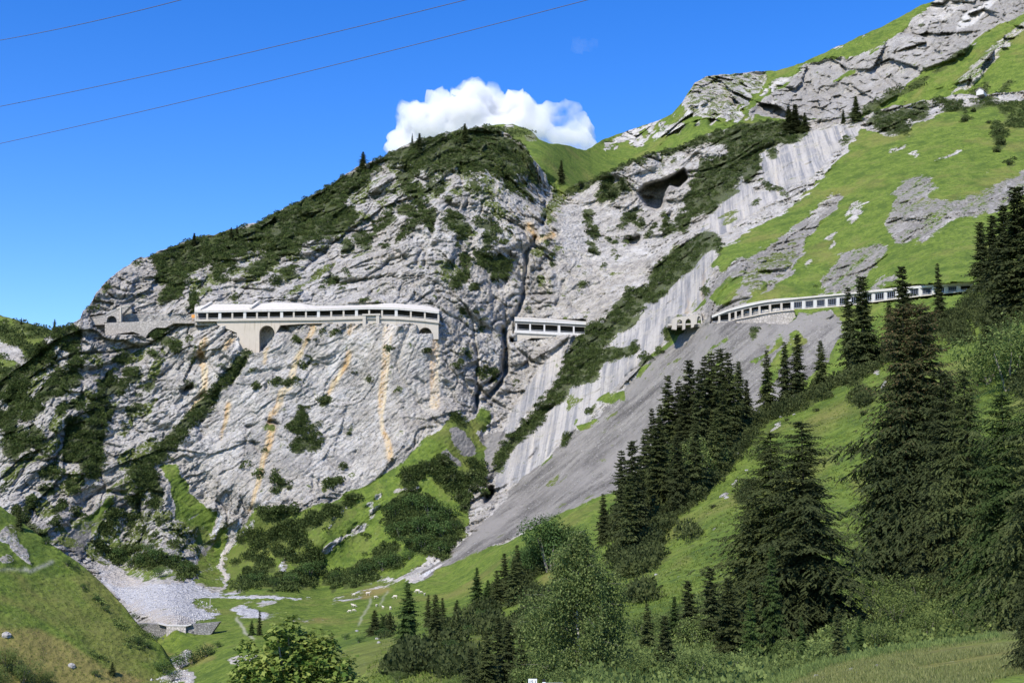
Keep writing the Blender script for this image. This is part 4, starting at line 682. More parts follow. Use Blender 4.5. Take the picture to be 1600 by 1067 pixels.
# ---------------------------------------------------------------- cloud
import bmesh
def cloud(name, lobes, Y, label, dens, seed, vox):
    bm = bmesh.new(); o0 = at(lobes[0][0], lobes[0][1], Y)
    for x, y, r in lobes:
        c = at(x, y+2, Y+RNG.normal()*20)-o0; rr = r*.93*Y/2000; M = Matrix.Translation(c.tolist()) @ Matrix.Diagonal((rr, rr*1.3, rr, 1)); bmesh.ops.create_icosphere(bm, subdivisions=3, radius=1, matrix=M)
    me = bpy.data.meshes.new(name); bm.to_mesh(me); bm.free(); o = obj(name, me); md = o.modifiers.new('r', 'REMESH'); md.mode = 'VOXEL'; md.voxel_size = vox
    dg = bpy.context.evaluated_depsgraph_get(); m2 = bpy.data.meshes.new_from_object(o.evaluated_get(dg)); o.modifiers.clear(); o.data = m2
    n = len(m2.vertices); V = np.empty(n*3, np.float32); m2.vertices.foreach_get('co', V); V = V.reshape(-1, 3); N = np.empty(n*3, np.float32); m2.vertices.foreach_get('normal', N); N = N.reshape(-1, 3)
    k = 2000/Y; D = (34*(.35-np.abs(noise(V, .012*k, seed))*1.5)+18*(.3-np.abs(noise(V, .03*k, seed+1))*1.4)+9*(.3-np.abs(noise(V, .07*k, seed+2))*1.3)+4*noise(V, .16*k, seed+3))/k
    V = V+N*D[:, None]; m2.vertices.foreach_set('co', V.astype(np.float32).ravel()); m2.update()
    g = NG(name+'_vapour'); g.n.remove(g.b); v = g.n.new('ShaderNodeVolumePrincipled'); v.inputs['Color'].default_value = (1, 1, 1, 1); v.inputs['Anisotropy'].default_value = .15
    nz = g.noise(.010*k, 4, .6, g.objpos()); g.set(v.inputs['Density'], g.math('MULTIPLY', g.step(nz, .36, .64), dens)); g.l.new(v.outputs[0], g.out.inputs['Volume'])
    m2.materials.clear(); m2.materials.append(g.m); o.location = o0; tag(o, label, 'cloud'); return o
cloud('cloud_wisp', [(905,74,5),(916,69,6),(924,66,4)], 4500, 'tiny faint wisp of cloud high in the blue sky', .003, 5, 10)
cl = cloud('cloud', [(650,190,34),(688,166,30),(722,150,24),(738,146,20),(765,158,22),(745,180,44),(700,200,46),(800,178,30),(830,176,27),(856,178,26),(885,192,28),(905,205,22),(845,205,42),(780,215,46),(630,212,20),(617,228,14),(665,220,40),(885,222,34),(912,225,16)], 4200,
           'bright white cumulus cloud rising behind the rounded summit', .05, 21, 14)
# ---------------------------------------------------------------- foliage
def foliage(name, a, b, tr=.25, var=.45, rough=.75, tips=None):
    g = NG(name); t = g.attr('t'); oi = g.n.new('ShaderNodeObjectInfo'); c = g.mix(t[0], a, b)
    if tips: c = g.mix(g.step(t[0], .52, .85), c, tips)
    h = g.n.new('ShaderNodeHueSaturation'); g.l.new(c, h.inputs['Color']); g.set(h.inputs['Value'], g.math('ADD', 1-var/2, g.math('MULTIPLY', oi.outputs['Random'], var)))
    g.l.new(h.outputs[0], g.b.inputs['Base Color']); g.b.inputs['Roughness'].default_value = rough; g.b.inputs['Specular IOR Level'].default_value = .15
    tb = g.n.new('ShaderNodeBsdfTranslucent'); g.l.new(h.outputs[0], tb.inputs['Color']); mx = g.n.new('ShaderNodeMixShader'); mx.inputs[0].default_value = tr
    g.l.new(g.b.outputs[0], mx.inputs[1]); g.l.new(tb.outputs[0], mx.inputs[2]); g.l.new(mx.outputs[0], g.out.inputs[0]); return g.m
F_SPR = foliage('spruce_needles', (.038, .054, .017), (.13, .148, .046)); F_DARK = foliage('dark_spruce_needles', (.031, .043, .015), (.098, .114, .038))
F_BROWN = foliage('cone_laden_spruce', (.030, .046, .016), (.10, .118, .040), tips=(.20, .115, .060)); F_GREEN = foliage('fresh_spruce_needles', (.036, .064, .016), (.100, .15, .038))
F_PINE = foliage('dwarf_pine_needles', (.034, .050, .016), (.10, .122, .038)); F_ALD = foliage('alder_leaves', (.034, .074, .020), (.11, .17, .046), .3)
F_MAP = foliage('maple_leaves', (.08, .145, .022), (.36, .41, .10), .4, .1); F_BIR = foliage('birch_leaves', (.075, .115, .030), (.23, .28, .090), .38, .1); F_HEDGE = foliage('bush_leaves', (.070, .112, .028), (.25, .31, .09), .4, .25)
F_SCRUB = foliage('scrub_foliage', (.030, .049, .015), (.108, .145, .038), var=0)
BARK = simple('spruce_bark', (.14, .11, .085), .9, .3, 6); WBARK = simple('birch_bark', (.55, .53, .50), .8, .3, 4); GBARK = simple('grey_bark', (.22, .20, .17), .9, .3, 4)
def unit(a): return a/(np.linalg.norm(a, axis=-1, keepdims=True)+1e-9)
def kites(C, D, S, L, W, droop=0.0):
    L = np.asarray(L)[:, None]; W = np.asarray(W)[:, None]; m = C+D*L*.45; V = np.stack([C, m+S*W, C+D*L-np.array([0, 0, 1])*droop*L, m-S*W], 1); return V
def kmesh(name, V, t, mat):
    n, k = V.shape[:2]; me = mesh_np(name, V.reshape(-1, 3), np.arange(n*k).reshape(n, k), mat); c = np.repeat(np.clip(t, 0, 1), k)[:, None]; attr(me, 't', np.repeat(c, 3, 1)); return me
def spruce_mesh(name, mat, seed, whorls=34, per=8, seg=5, Rm=.2, pw=.85, leaf=1.0, bare=.02, ragged=.25, sub=2, top_tint=0.0):
    """conifer crown of unit height: drooping boughs, side twigs and needle sprays"""
    g = np.random.default_rng(seed); out = [[] for _ in range(6)]
    sp = 1.0/whorls; gap = g.random(6)*6.28
    for h0 in bare+(1-bare)*(np.linspace(0, 1, whorls)**.95)[:-1]:
        n = max(4, int(per*(1-.35*h0))); a0 = g.random()*6.3
        for i in range(n):
            h = min(.985, max(.01, h0+g.normal()*sp*1.1*(1.1-h0))); az = a0+i*2*math.pi/n+g.normal()*.3; top = 1-h
            lop = 1+.22*math.sin(az*2+gap[0]+h*9)+.16*math.sin(az*3+gap[1]-h*15); L = max(.010, Rm*((top*.96+.035)**pw)*lop*(1+g.normal()*ragged*.55)*(.5 if g.random() < ragged*.35 else 1)+.006)
            s = np.linspace(.10, 1, seg); r = s*L; z = h+(.22+.4*h)*r*.6-(.50+.35*g.random())*(1-h*.65)*s**1.5*L+np.where(s > .85, .08*L, 0)
            dv = np.array([math.cos(az), math.sin(az), 0]); side = np.array([-dv[1], dv[0], 0]); base = r[:, None]*dv; base[:, 2] = z
            bd = unit(np.stack([dv[0]+0*z, dv[1]+0*z, np.gradient(z, r)], 1))
            for sg in (-1, 1, 0):
                w = (.30*L*(1.15-s)+.012*leaf)*(1 if sg else .7); ang = (.8+.3*g.random(seg))*sg
                d = unit(bd*np.cos(ang)[:, None]+side*np.sin(ang)[:, None]+np.array([0, 0, -.30])+g.normal(size=(seg, 3))*.12)
                for q in range(sub):
                    f = q/sub; b_ = base+d*(w*f*1.1)[:, None]+np.array([0, 0, -.25])*(w*f*f)[:, None]; l = w*(1.25 if sub == 1 else (1.5 if sub < 4 else 1.25)/sub**.75)
                    for k2 in ((0,) if sub == 1 else (-1, 1)):
                        pr = unit(np.cross(d, np.array([0, 0, 1.0]))); d2 = unit(d+pr*.55*k2+np.array([0, 0, -.22])+g.normal(size=(seg, 3))*.15); nr = np.array([0, 0, 1.0])+g.normal(size=(seg, 3))*.55
                        for a_, v_ in zip(out, (b_, d2, unit(np.cross(d2, nr)), l, l*.19+.0010*leaf, g.random(seg)*.45+.3*s**1.5*g.random()+top_tint*np.clip(z-.35, 0, 1)*.9*g.random(seg))): a_.append(v_)
    n = 10; dd = unit(np.stack([g.normal(size=n)*.22, g.normal(size=n)*.22, np.ones(n)], 1))
    for a_, v_ in zip(out, (np.array([[0, 0, .95]]*n), dd, unit(np.cross(dd, g.normal(size=(n, 3)))), np.full(n, .05), np.full(n, .0035), g.random(n))): a_.append(v_)
    C, D, S, L, W, T = [np.concatenate(x) for x in out]; return kmesh(name, kites(C, D, S, L, W, droop=.10), T, mat)
def trunk_mesh(name, r=.012, mat=None, h=.97):
    b = MB(); b.tube([(0, 0, -.06), (0, 0, .25), (0.003, 0, .6), (0, 0, h)], [r*1.25, r, r*.6, r*.12], 7); o = b.build(name, mat or BARK); me = o.data; bpy.data.objects.remove(o); return me
def lobes_mesh(name, mat, seed, n, lobes, size, up=.35, fill=.35, shape='kite'):
    """broadleaf crown: leaves spread through uneven lobes"""
    g = np.random.default_rng(seed); lb = np.array(lobes, float); w = lb[:, 3]**2; k = g.choice(len(lb), n, p=w/w.sum()); u = unit(g.normal(size=(n, 3)))
    rad = lb[k, 3]*(1-fill*g.random(n)**1.5)*(1+.22*noise(u*1.7+lb[k, :3]*3, 1.6, seed)*2); sc = lb[k, 4] if lb.shape[1] > 4 else 1.0
    C = lb[k, :3]+u*rad[:, None]*np.stack([np.ones(n), np.ones(n), np.ones(n)*sc], 1); D = unit(u*.6+g.normal(size=(n, 3))*.7+np.array([0, 0, -.1])); N = unit(u*.6+np.array([0, 0, up*2])+g.normal(size=(n, 3))*.55)
    S = unit(np.cross(D, N)); D = unit(np.cross(N, S)); L = size*(.7+.6*g.random(n)); t = g.random(n)**1.3*.8+.25*np.clip(u[:, 2], 0, 1)
    if shape == 'kite': return kmesh(name, kites(C, D, S, L, L*.32, .05), t, mat)
    pr = [(0, 0), (.34, -.06), (.30, .16), (.52, .42), (.22, .46), (.0, .95), (-.22, .46), (-.52, .42), (-.30, .16), (-.34, -.06)]   # five-lobed leaf outline
    V = np.stack([C+S*(x*L)[:, None]+D*(y*L)[:, None]+N*(-.25*abs(x)*L)[:, None] for x, y in pr], 1)
    return kmesh(name, V, t, mat)
def blob(g, n, r=.5, h=.6, s=(.22, .38)):
    return [(g.normal()*r*.55, g.normal()*r*.55, h*(.35+.65*g.random())*(1), s[0]+g.random()*(s[1]-s[0]), .8) for _ in range(n)]
g0 = np.random.default_rng(77)
BUSH = [lobes_mesh('dwarf_pine_foliage', F_PINE, 200+i, 260, [(g0.normal()*.42, g0.normal()*.42, .18+.28*g0.random(), .30+.18*g0.random(), .8) for _ in range(7)], .26, .5) for i in range(4)]
ALDR = [lobes_mesh('alder_foliage', F_ALD, 220+i, 900, [(g0.normal()*.36, g0.normal()*.36, .35+.55*g0.random(), .24+.16*g0.random(), .9) for _ in range(14)], .10, .5) for i in range(4)]
HEDG = [lobes_mesh('bush_foliage', F_HEDGE, 230+i, 3600, [(g0.normal()*.34, g0.normal()*.34, .25+.6*g0.random(), .2+.16*g0.random(), .9) for _ in range(22)], .055, .5) for i in range(4)]
stemb = MB()
for a in range(5): t_ = a*1.26; stemb.tube([(0, 0, -.15), (.14*math.cos(t_), .14*math.sin(t_), .25), (.3*math.cos(t_), .3*math.sin(t_), .62)], [.03, .02, .008], 5)
_o = stemb.build('stems', GBARK); STEM = _o.data; bpy.data.objects.remove(_o)
SPR = [spruce_mesh('spruce_crown', m, 300+i, 34, 8, 5, r_, p_, 1.0, .03, .45, 2) for i, (m, r_, p_) in enumerate([(F_DARK, .18, .75), (F_SPR, .21, .8), (F_DARK, .20, .7), (F_SPR, .25, .85), (F_DARK, .16, .8), (F_GREEN, .23, .85)])]
BIGS = [spruce_mesh('spruce_crown', m, 320+i, 54, 10, 7, r_, p_, .5, .02, .5, 7, tt) for i, (m, r_, p_, tt) in enumerate([(F_SPR, .25, .72, 0), (F_BROWN, .26, .62, .9), (F_GREEN, .26, .68, 0), (F_DARK, .25, .72, 0)])]
TRK = trunk_mesh('spruce_trunk')
def thing(name, label, cat, loc, rz, sc, parts, group=None):
    o = empty(name, loc, rz); o.scale = sc if hasattr(sc, '__len__') else (sc,)*3; tag(o, label, cat, group)
    for n, me in parts: obj(n, me, o)
    return o
TREE = [lobes_mesh('leafy_tree_foliage', F_ALD, 260+i, 4600, [(g0.normal()*.24, g0.normal()*.24, .30+.62*g0.random(), .17+.14*g0.random(), .9) for _ in range(20)], .048, .5) for i in range(4)]
def base_at(S, x, y): return S.point(x, y)
def hgt(x, y, yt, Y): return at(x, yt, Y)[2]-at(x, y, Y)[2]
def spruce(S, x, yb, yt, k, label, group=None, wd=1.0, big=False, name='spruce_tree', sink=.0):
    p = base_at(S, x, yb); h = hgt(x, yb, yt, p[1]-CAM[1]); me = BIGS[k] if big else SPR[k]
    return thing(name, label, 'spruce tree', p-np.array([0, 0, sink]), RNG.random()*6.28, (h*wd, h*wd, h), [('crown', me), ('trunk', TRK)], group)
def ordn(i, n, side='left'):
    w = ['first', 'second', 'third', 'fourth', 'fifth', 'sixth', 'seventh', 'eighth', 'ninth', 'tenth', 'eleventh', 'twelfth', 'thirteenth', 'fourteenth', 'fifteenth', 'sixteenth', 'seventeenth', 'eighteenth', 'nineteenth', 'twentieth']
    return ('leftmost' if i == 0 else 'rightmost' if i == n-1 else w[i]+' from the left') if i < len(w) else '%s from the right' % w[n-1-i]
def row(S, L, phrase, group, wd=1.0):
    L = sorted(L); n = len(L)
    for i, t in enumerate(L): spruce(S, t[0], t[1], t[2], t[3], '%s, %s' % (phrase, ordn(i, n)), group, t[4] if len(t) > 4 else wd)
# skyline conifers on the wall
row(SB, [(85,513,498,1,1.3),(303,384,364,2,1.4),(361,372,355,0,1.3),(370,370,352,4,1.2)], 'small dark conifer on the left skyline above the scrub', 'conifers on the left skyline')
spruce(SB, 567, 264, 237, 3, 'wide bushy conifer standing out on the skyline left of the cloud', wd=1.5)
row(SB, [(644,222,208,4,.8),(655,236,208,0,1.3),(726,220,193,3,1.3)], 'small conifer on the summit scrub in front of the cloud', 'conifers on the rounded summit')
spruce(SB, 877, 284, 249, 0, 'slender dark conifer alone in the green notch below the saddle', wd=1.1)
row(SB, [(1233,205,166,1,1.5),(1243,207,163,2,1.5),(1258,206,176,1,1.4),(1318,193,171,0,1.2)], 'dark conifer on the cliff edge of the upper right', 'conifers on the cliff edge')
spruce(SB, 1338, 190, 150, 3, 'stout rounded dark conifer on the cliff edge of the upper right, tallest there', wd=1.3)
spruce(SE, 33, 507, 496, 4, 'tiny lone conifer on the far left hilltop', wd=1.2)
spruce(SL, 29, 826, 790, 1, 'dark spruce behind the crest of the left green hill', wd=1.2)
spruce(SL, 175, 1053, 1033, 3, 'small spruce at the foot of the left hill near the stream', wd=1.6)
# stand beside the scree
row(SCs, [(973,845,701,0),(989,850,686,2),(1020,740,629,4),(1033,715,605,0),(1046,730,581,1),(1062,715,587,0),(1080,715,560,2),(1104,705,554,4),(1114,705,549,0),(1128,700,542,2),(1141,695,549,1),(1156,645,549,3,.85),(1168,668,592,2,.9),(1120,745,640,1),(1088,780,655,0),(1000,830,715,2),(1095,720,575,2),(1070,725,600,0)],
    'tall dark spruce in the dense stand beside the grey scree', 'stand of spruces beside the scree', .95)
row(SCs, [(943,850,770,0),(1010,790,668,1),(1030,800,650,1,1.1),(1131,715,600,3,.9),(1060,800,680,2),(985,870,740,1,1.1)], 'spruce in the front row of the stand beside the scree', 'front row of the spruce stand')
row(SCs, [(1200,642,546,1,.9),(1228,632,533,0,.9),(1248,622,520,2,1.0),(1284,606,531,3,1.0)], 'spruce on the grassy crest below the curved gallery', 'spruces on the grassy crest')
row(SCs, [(1329,570,447,0,.9),(1351,578,430,2,1.1),(1415,556,414,2,1.05),(1392,550,470,0,1.0),(1469,512,410,4,.8)], 'tall spruce standing in front of the curved gallery', 'spruces in front of the curved gallery')
row(SCs, [(1536,450,346,2,1.1),(1556,455,335,0,1.2),(1575,480,318,0,1.2),(1598,490,290,2,1.2),(1545,590,500,1,1.3),(1630,480,300,1,1.2)], 'dark spruce at the right edge above the end of the gallery', 'dark spruces at the right edge')
# big ones
spruce(SCs, 1212, 1005, 672, 0, 'big dark spruce in front of the meadow, left stem of the twin pair', 'twin spruces', 1.3, True)
spruce(SCs, 1262, 1000, 655, 3, 'big dark spruce in front of the meadow, right stem of the twin pair', 'twin spruces', 1.3, True)
spruce(SCs, 1180, 1000, 745, 3, 'shorter dark spruce hugging the left foot of the twin pair', None, 1.0, True)
spruce(SCs, 1427, 905, 476, 1, 'huge spruce with brown cone laden top, left leader', 'great brown spruces', .95, True)
spruce(SCs, 1455, 900, 474, 1, 'huge spruce with brown cone laden top, right leader', 'great brown spruces', 1.0, True)
spruce(SCs, 1490, 915, 580, 3, 'dark spruce pressed against the right flank of the great brown spruce', None, 1.1, True)
spruce(SCs, 1405, 905, 640, 3, 'dark spruce pressed against the left flank of the great brown spruce', None, 1.1, True)
spruce(SCs, 1522, 935, 575, 0, 'tall spruce between the great brown spruce and the bright green one', None, .9, True)
spruce(SCs, 1583, 975, 612, 2, 'bright green spruce near the right edge', None, 1.0, True)
spruce(SCs, 1640, 990, 560, 0, 'dark spruce cut by the right edge of the view', None, 1.0, True)
spruce(SD, 1618, 1050, 850, 3, 'near spruce filling the lower right edge beside the bank', None, .9, True)
# valley and front spruces
spruce(SCs, 636, 1006, 908, 5, 'cone shaped dark spruce alone at the edge of the sheep meadow', None, 1.15)
spruce(SCs, 640, 1004, 925, 1, 'lower dark spruce grown into the right side of the meadow edge spruce', None, 1.1)
row(SCs, [(669,978,928,1,1.0),(680,1010,927,3,1.0),(691,980,933,1,1.1),(714,976,936,5,1.3),(712,978,941,1,1.2)], 'small spruce right of the cone shaped one below the meadow', 'small spruces below the meadow')
row(SCs, [(585,992,952,3,1.6),(609,992,955,1,1.5),(598,990,962,5,1.5)], 'bushy young spruce left of the cone shaped one below the meadow', 'bushy young spruces')
spruce(SCs, 518, 1016, 987, 1, 'small dark spruce beside the maple crown', None, 1.3)
row(SCs, [(745,945,885,5,1.1),(788,940,863,1,1.1),(803,945,871,3,1.1),(808,930,850,1,1.0),(762,950,905,5,1.4),(776,948,890,1,1.3)], 'spruce in the thicket left of the birch', 'spruces left of the birch')
spruce(SCs, 888, 858, 810, 1, 'narrow spruce beside the round leafy tree above the birch', None, 1.1)
row(SCs, [(778,1075,962,1,1.1),(795,1080,968,2,1.2),(760,1085,985,1,1.2),(815,1085,990,0,1.2),(735,1090,1010,2,1.2)], 'dark spruce at the bottom of the view left of the birch', 'dark spruces at the bottom')
row(SCs, [(1012,1030,941,1,1.1),(1055,1010,930,5,1.1),(1077,1015,905,2,1.2),(1112,1020,884,2,1.2),(1140,1040,900,1,1.3),(1040,1060,960,2,1.3)], 'young spruce in the dark thicket right of the birch', 'young spruces right of the birch')
row(SCs, [(1174,1045,920,5,.7),(1254,1040,962,5,.7),(1210,1040,851,5,.6),(1311,1045,949,1,.9),(1345,1030,960,5,.8)], 'slim young spruce in front of the twin pair', 'slim young spruces')
spruce(SL, 408, 980, 953, 4, 'tiny slim spruce') if False else None
spruce(SB, 405, 992, 953, 4, 'slim spruce beside the gravel lot in the valley', None, 1.0); spruce(SB, 393, 992, 968, 5, 'tiny spruce at the end of the farm track', None, 1.3)
# broadleaf trees
def leafy(S, x, yb, yt, k, label, group=None, wd=1.0, cat='leafy tree', name='leafy_tree', M=None):
    p = base_at(S, x, yb); h = hgt(x, yb, yt, p[1]-CAM[1]); h = h/1.15
    return thing(name, label, cat, p, RNG.random()*6.28, (h*wd, h*wd, h), [('crown', (M or TREE)[k % 4]), ('trunk', STEM)], group)
leafy(SCs, 858, 892, 795, 0, 'round leafy tree on the slope above the birch, tallest of its clump', None, .8); leafy(SCs, 835, 900, 838, 1, 'lower leafy tree at the left of the clump above the birch', None, 1.0); leafy(SCs, 812, 905, 850, 2, 'leafy tree between the spruces and the round tree', None, .9)
leafy(SCs, 876, 880, 815, 3, 'leafy tree at the right of the clump above the birch', None, .9)
leafy(SCs, 1097, 755, 673, 0, 'light green leafy tree inside the spruce stand', None, .7, M=HEDG)
leafy(SCs, 1575, 610, 505, 1, 'light green leafy tree at the right edge above the meadow', None, .8, M=HEDG); leafy(SCs, 1545, 600, 540, 2, 'leafy bush left of the light green tree at the right edge', None, .9, M=HEDG); leafy(SCs, 1600, 590, 480, 3, 'leafy tree behind the light green one at the right edge', None, .8, M=HEDG)
# birch
def birch():
    x, yb, yt = 906, 1130, 826; Y = 62.0; p = at(x, yb, Y); h = hgt(x, yb, yt, Y); g = np.random.default_rng(5)
    root = empty('birch_tree', p); tag(root, 'airy birch with thin white trunk and hanging foliage at lower centre', 'birch tree')
    b = MB(); path = [(0, 0, -.5)]+[(.10*math.sin(z*.9), .08*math.cos(z*.7), z) for z in np.linspace(1, h*.97, 12)]; b.tube(path, list(np.linspace(.11, .012, 13)), 7); b.build('trunk', WBARK, root, True)
    tips = []; b = MB()
    for i in range(90):
        t = 1-(.05+.93*(i/90)**.9); z = h*(1-t); az = i*2.4+g.normal()*.3; L = (2.35*min(1, t/.55)**.8)*(.65+.5*g.random())+.12; el = 1.25+.35*g.random()
        P = [np.array([0, 0, z])+np.array([math.cos(az)*L*s, math.sin(az)*L*s, L*(el*s-.95*s*s)]) for s in (0, .33, .66, 1)]; b.tube(P, [.022, .013, .007, .003], 4); tips.append((P, L))
    b.build('limb', GBARK, root)
    C = []
    for P, L in tips:
        n = int(90+250*L); s = g.random(n)**.45; q = np.array(P); i = np.clip((s*3).astype(int), 0, 2); f = (s*3-i)[:, None]; c = q[i]*(1-f)+q[i+1]*f
        k = g.integers(0, 14, n); off = g.normal(size=(14, 3))*np.array([.22, .22, .12])*(.5+.3*L); c = c+off[k]+g.normal(size=(n, 3))*.09; c[:, 2] -= g.random(n)**1.4*(.3+.5*L*s); C.append(c)
    C = np.concatenate(C); n = len(C); D = unit(g.normal(size=(n, 3))*.7+np.array([0, 0, -.6])); S = unit(np.cross(D, g.normal(size=(n, 3)))); L = .085+.05*g.random(n)
    obj('crown', kmesh('birch_foliage', kites(C, D, S, L, L*.38), g.random(n)**1.5, F_BIR), root)
birch()
# maple in front
def maple():
    Y = 30.0; p = at(455, 1165, Y); root = empty('maple_tree', p); tag(root, 'sunlit maple crown with large lobed leaves at lower left centre', 'maple tree')
    q = lambda x, y, d=0: at(x, y, Y+d)-p
    L = [(450,978,22),(432,990,20),(440,1010,34),(480,1000,26),(505,1005,22),(470,1030,46),(520,1040,36),(420,1045,34),(385,1012,16),(390,1040,28),(378,1075,34),(440,1075,46),(500,1080,46),(560,1082,32),(545,1065,22),(590,1095,26),(400,1100,40),(480,1115,50),(540,1120,40),(600,1130,30),(350,1090,14)]
    lb = []; b = MB()
    for i, (x, y, r) in enumerate(L):
        c = q(x, y, RNG.normal()*.35); lb.append((*c, r*Y/2000*.95, .9)); b.tube([(0, 0, 0), c*np.array([.4, .4, .55]), c], [.07, .035, .012], 5)
    obj('crown', lobes_mesh('maple_foliage', F_MAP, 9, 9000, lb, .135, .7, .8, 'leaf'), root); b.build('limb', GBARK, root)
    b = MB(); b.tube([(0, 0, -3), (0, 0, 0), (0, 0, .6)], [.16, .12, .07], 8); b.build('trunk', GBARK, root)
maple()
# bushes: thicket right of the birch and foreground
def bushes(S, L, phrase, group, M=HEDG, cat='bush', name='leafy_bush', parts=True):
    L = sorted(L); n = len(L)
    for i, (x, y, r, k) in enumerate(L):
        p = S.point(x, y+r*.45); s = r*(p[1])/2000*1.15
        thing(name, '%s, %s' % (phrase, ordn(i, n)) if n > 1 else phrase, cat, p, RNG.random()*6.28, (s, s, s*1.0), [('foliage', M[k % 4])]+([('stems', STEM)] if parts else []), group)
bushes(SCs, [(1000,985,34,0),(1060,990,40,1),(1095,1000,44,2),(1035,1040,44,3),(1085,1050,46,0),(1140,1045,40,1),(985,1050,34,2),(1190,1055,32,3),(1130,1000,30,0),(1160,1010,36,2)], 'light green leafy bush in the thicket right of the birch', 'leafy bushes right of the birch')
bushes(SCs, [(1250,1020,32,1),(1225,1050,30,2),(1285,1030,36,0),(1330,990,40,3),(1360,930,44,0),(1400,960,50,1),(1375,1000,34,2),(1440,930,46,3),(1450,980,34,0),(1500,960,40,1),(1550,965,40,2),(1530,925,40,3),(1480,900,36,0),(1590,955,34,1),(1340,880,36,2),(1420,890,36,1)], 'leafy bush at the foot of the big spruces', 'leafy bushes below the big spruces')
bushes(SCs, [(820,1040,30,0),(845,1065,34,1),(880,1075,34,2),(930,1065,34,3),(960,1030,30,0),(730,1070,22,1),(700,1075,18,2),(655,1080,20,3),(620,1060,16,0),(955,1075,30,1)], 'leafy bush around the foot of the birch', 'leafy bushes around the birch')
bushes(SL, [(10,1030,26,0),(35,1055,28,1),(70,1062,20,2),(-10,1060,30,3)], 'bush in the lower left corner', 'bushes in the lower left corner')
bushes(SCs, [(1190,650,12,0),(1165,775,10,1),(1345,606,9,2),(1352,628,12,3),(1330,600,6,1),(1292,605,10,1),(1275,640,6,0),(1350,645,8,2),(1230,655,5,3),(1215,612,4,0),(1255,628,5,2),(1238,600,4,0),(1393,860,5,1),(1080,835,8,2),(1003,935,12,3),(1115,790,6,0),(1300,575,6,1),(1470,545,8,0)], 'small dark bush on the sunny meadow slope', 'small bushes on the meadow slope', BUSH)
bushes(SCs, [(655,1030,16,0),(640,1045,10,1),(700,1010,14,2),(733,985,13,3),(690,985,9,0),(600,990,12,1),(665,1000,8,2),(752,960,12,3),(770,985,14,0),(745,1040,14,1),(560,1000,9,2),(540,995,8,3)], 'low bush on the grass below the sheep meadow', 'low bushes below the meadow', ALDR)
bushes(SB, [(258,1045,18,0),(280,1035,20,1),(300,1028,18,2),(322,1018,16,3),(270,1058,14,0),(340,1008,8,1)], 'dark willow bush beside the stream', 'willow bushes beside the stream', ALDR)
bushes(SL, [(216,1003,9,0),(208,955,8,1),(222,962,7,2),(150,935,6,3),(165,952,6,0),(130,916,6,1),(230,1008,8,2),(245,990,7,0),(150,1052,9,1),(105,880,9,2),(72,845,10,3)], 'small dark bush on the right flank of the green hill', 'small bushes on the green hill', ALDR)
bushes(SB, [(245,870,18,0),(270,875,16,1),(290,888,14,2),(225,875,16,3),(205,880,14,0),(250,895,14,1),(190,866,14,2),(232,856,14,3)], 'dark leafy tree at the edge of the gravel fan', 'leafy trees by the gravel fan', ALDR, 'leafy tree', 'leafy_tree')
bushes(SB, [(556,898,13,0),(575,890,18,1),(598,882,20,2),(620,874,18,3),(640,868,12,1),(482,895,20,0),(500,885,14,2),(455,905,16,3),(525,900,12,1),(430,912,12,0),(400,905,14,2)], 'leafy tree along the stream bed at the foot of the wall', 'leafy trees along the stream bed', ALDR, 'leafy tree', 'leafy_tree')
bushes(SB, [(620,800,20,0),(645,785,20,1),(670,795,22,2),(700,800,20,3),(625,830,20,1),(655,825,22,0),(690,830,22,2),(712,822,16,3),(660,850,20,0),(690,858,18,1),(640,848,16,2),(676,812,20,1)], 'leafy tree in the thicket on the green apron', 'leafy thicket on the green apron', ALDR, 'leafy tree', 'leafy_tree')
bushes(SB, [(640,745,14,0),(668,728,16,1),(692,722,16,2),(706,745,16,3),(735,742,15,0),(752,735,12,1),(742,762,12,2),(715,775,10,3),(726,792,10,0),(757,755,9,1)], 'dark bush on the rocky knob left of the gorge mouth', 'dark bushes on the rocky knob', BUSH)
bushes(SB, [(402,603,7,0),(431,593,6,1),(447,600,6,2),(482,530,5,3),(494,530,5,0),(466,534,4,1),(482,566,6,2),(492,568,5,3),(556,581,5,0),(579,593,7,1),(508,627,9,2),(545,676,6,3),(664,548,7,0),(671,545,5,2),(614,543,5,1),(716,570,5,2),(731,553,4,3),(724,547,4,0),(770,580,8,1),(760,572,7,2),(430,765,7,3),(452,762,5,0),(436,748,6,1),(532,752,6,2)],
    'small dwarf pine on the pale wall below the longest gallery', 'dwarf pines on the wall below the longest gallery', BUSH, 'dwarf pine', 'dwarf_pine', False)
bushes(SB, [(832,279,5,0),(811,285,5,1),(792,278,4,2),(745,487,6,3),(722,489,4,0),(745,449,5,1),(690,285,7,2),(778,276,5,3),(732,432,6,0),(700,312,5,1),(600,386,5,2),(583,345,5,3),(672,345,8,0),(716,372,6,1),(830,310,5,2),(1037,549,4,0)], 'small dwarf pine bush on the rock face above the galleries', 'dwarf pines on the upper rock face', BUSH, 'dwarf pine', 'dwarf_pine', False)
bushes(SB, [(985,374,5,0),(955,373,4,1),(925,391,9,2),(920,336,8,3),(927,360,9,0),(985,338,9,1),(1005,350,6,2),(1020,354,5,3),(955,283,5,0),(1042,350,7,1),(1040,362,7,2),(950,303,11,3),(943,290,10,0),(978,293,9,1)], 'dwarf pine bush on the pale slabs around the cave', 'dwarf pines around the cave', BUSH, 'dwarf pine', 'dwarf_pine', False)
bushes(SB, [(1560,205,9,0),(1562,222,9,1),(1558,235,7,2),(1545,190,6,3),(1577,255,5,0),(1505,187,7,1),(1520,172,7,2),(1490,170,7,3),(1460,163,7,0)], 'dark bush on the upper right pasture', 'bushes on the upper right pasture', BUSH)
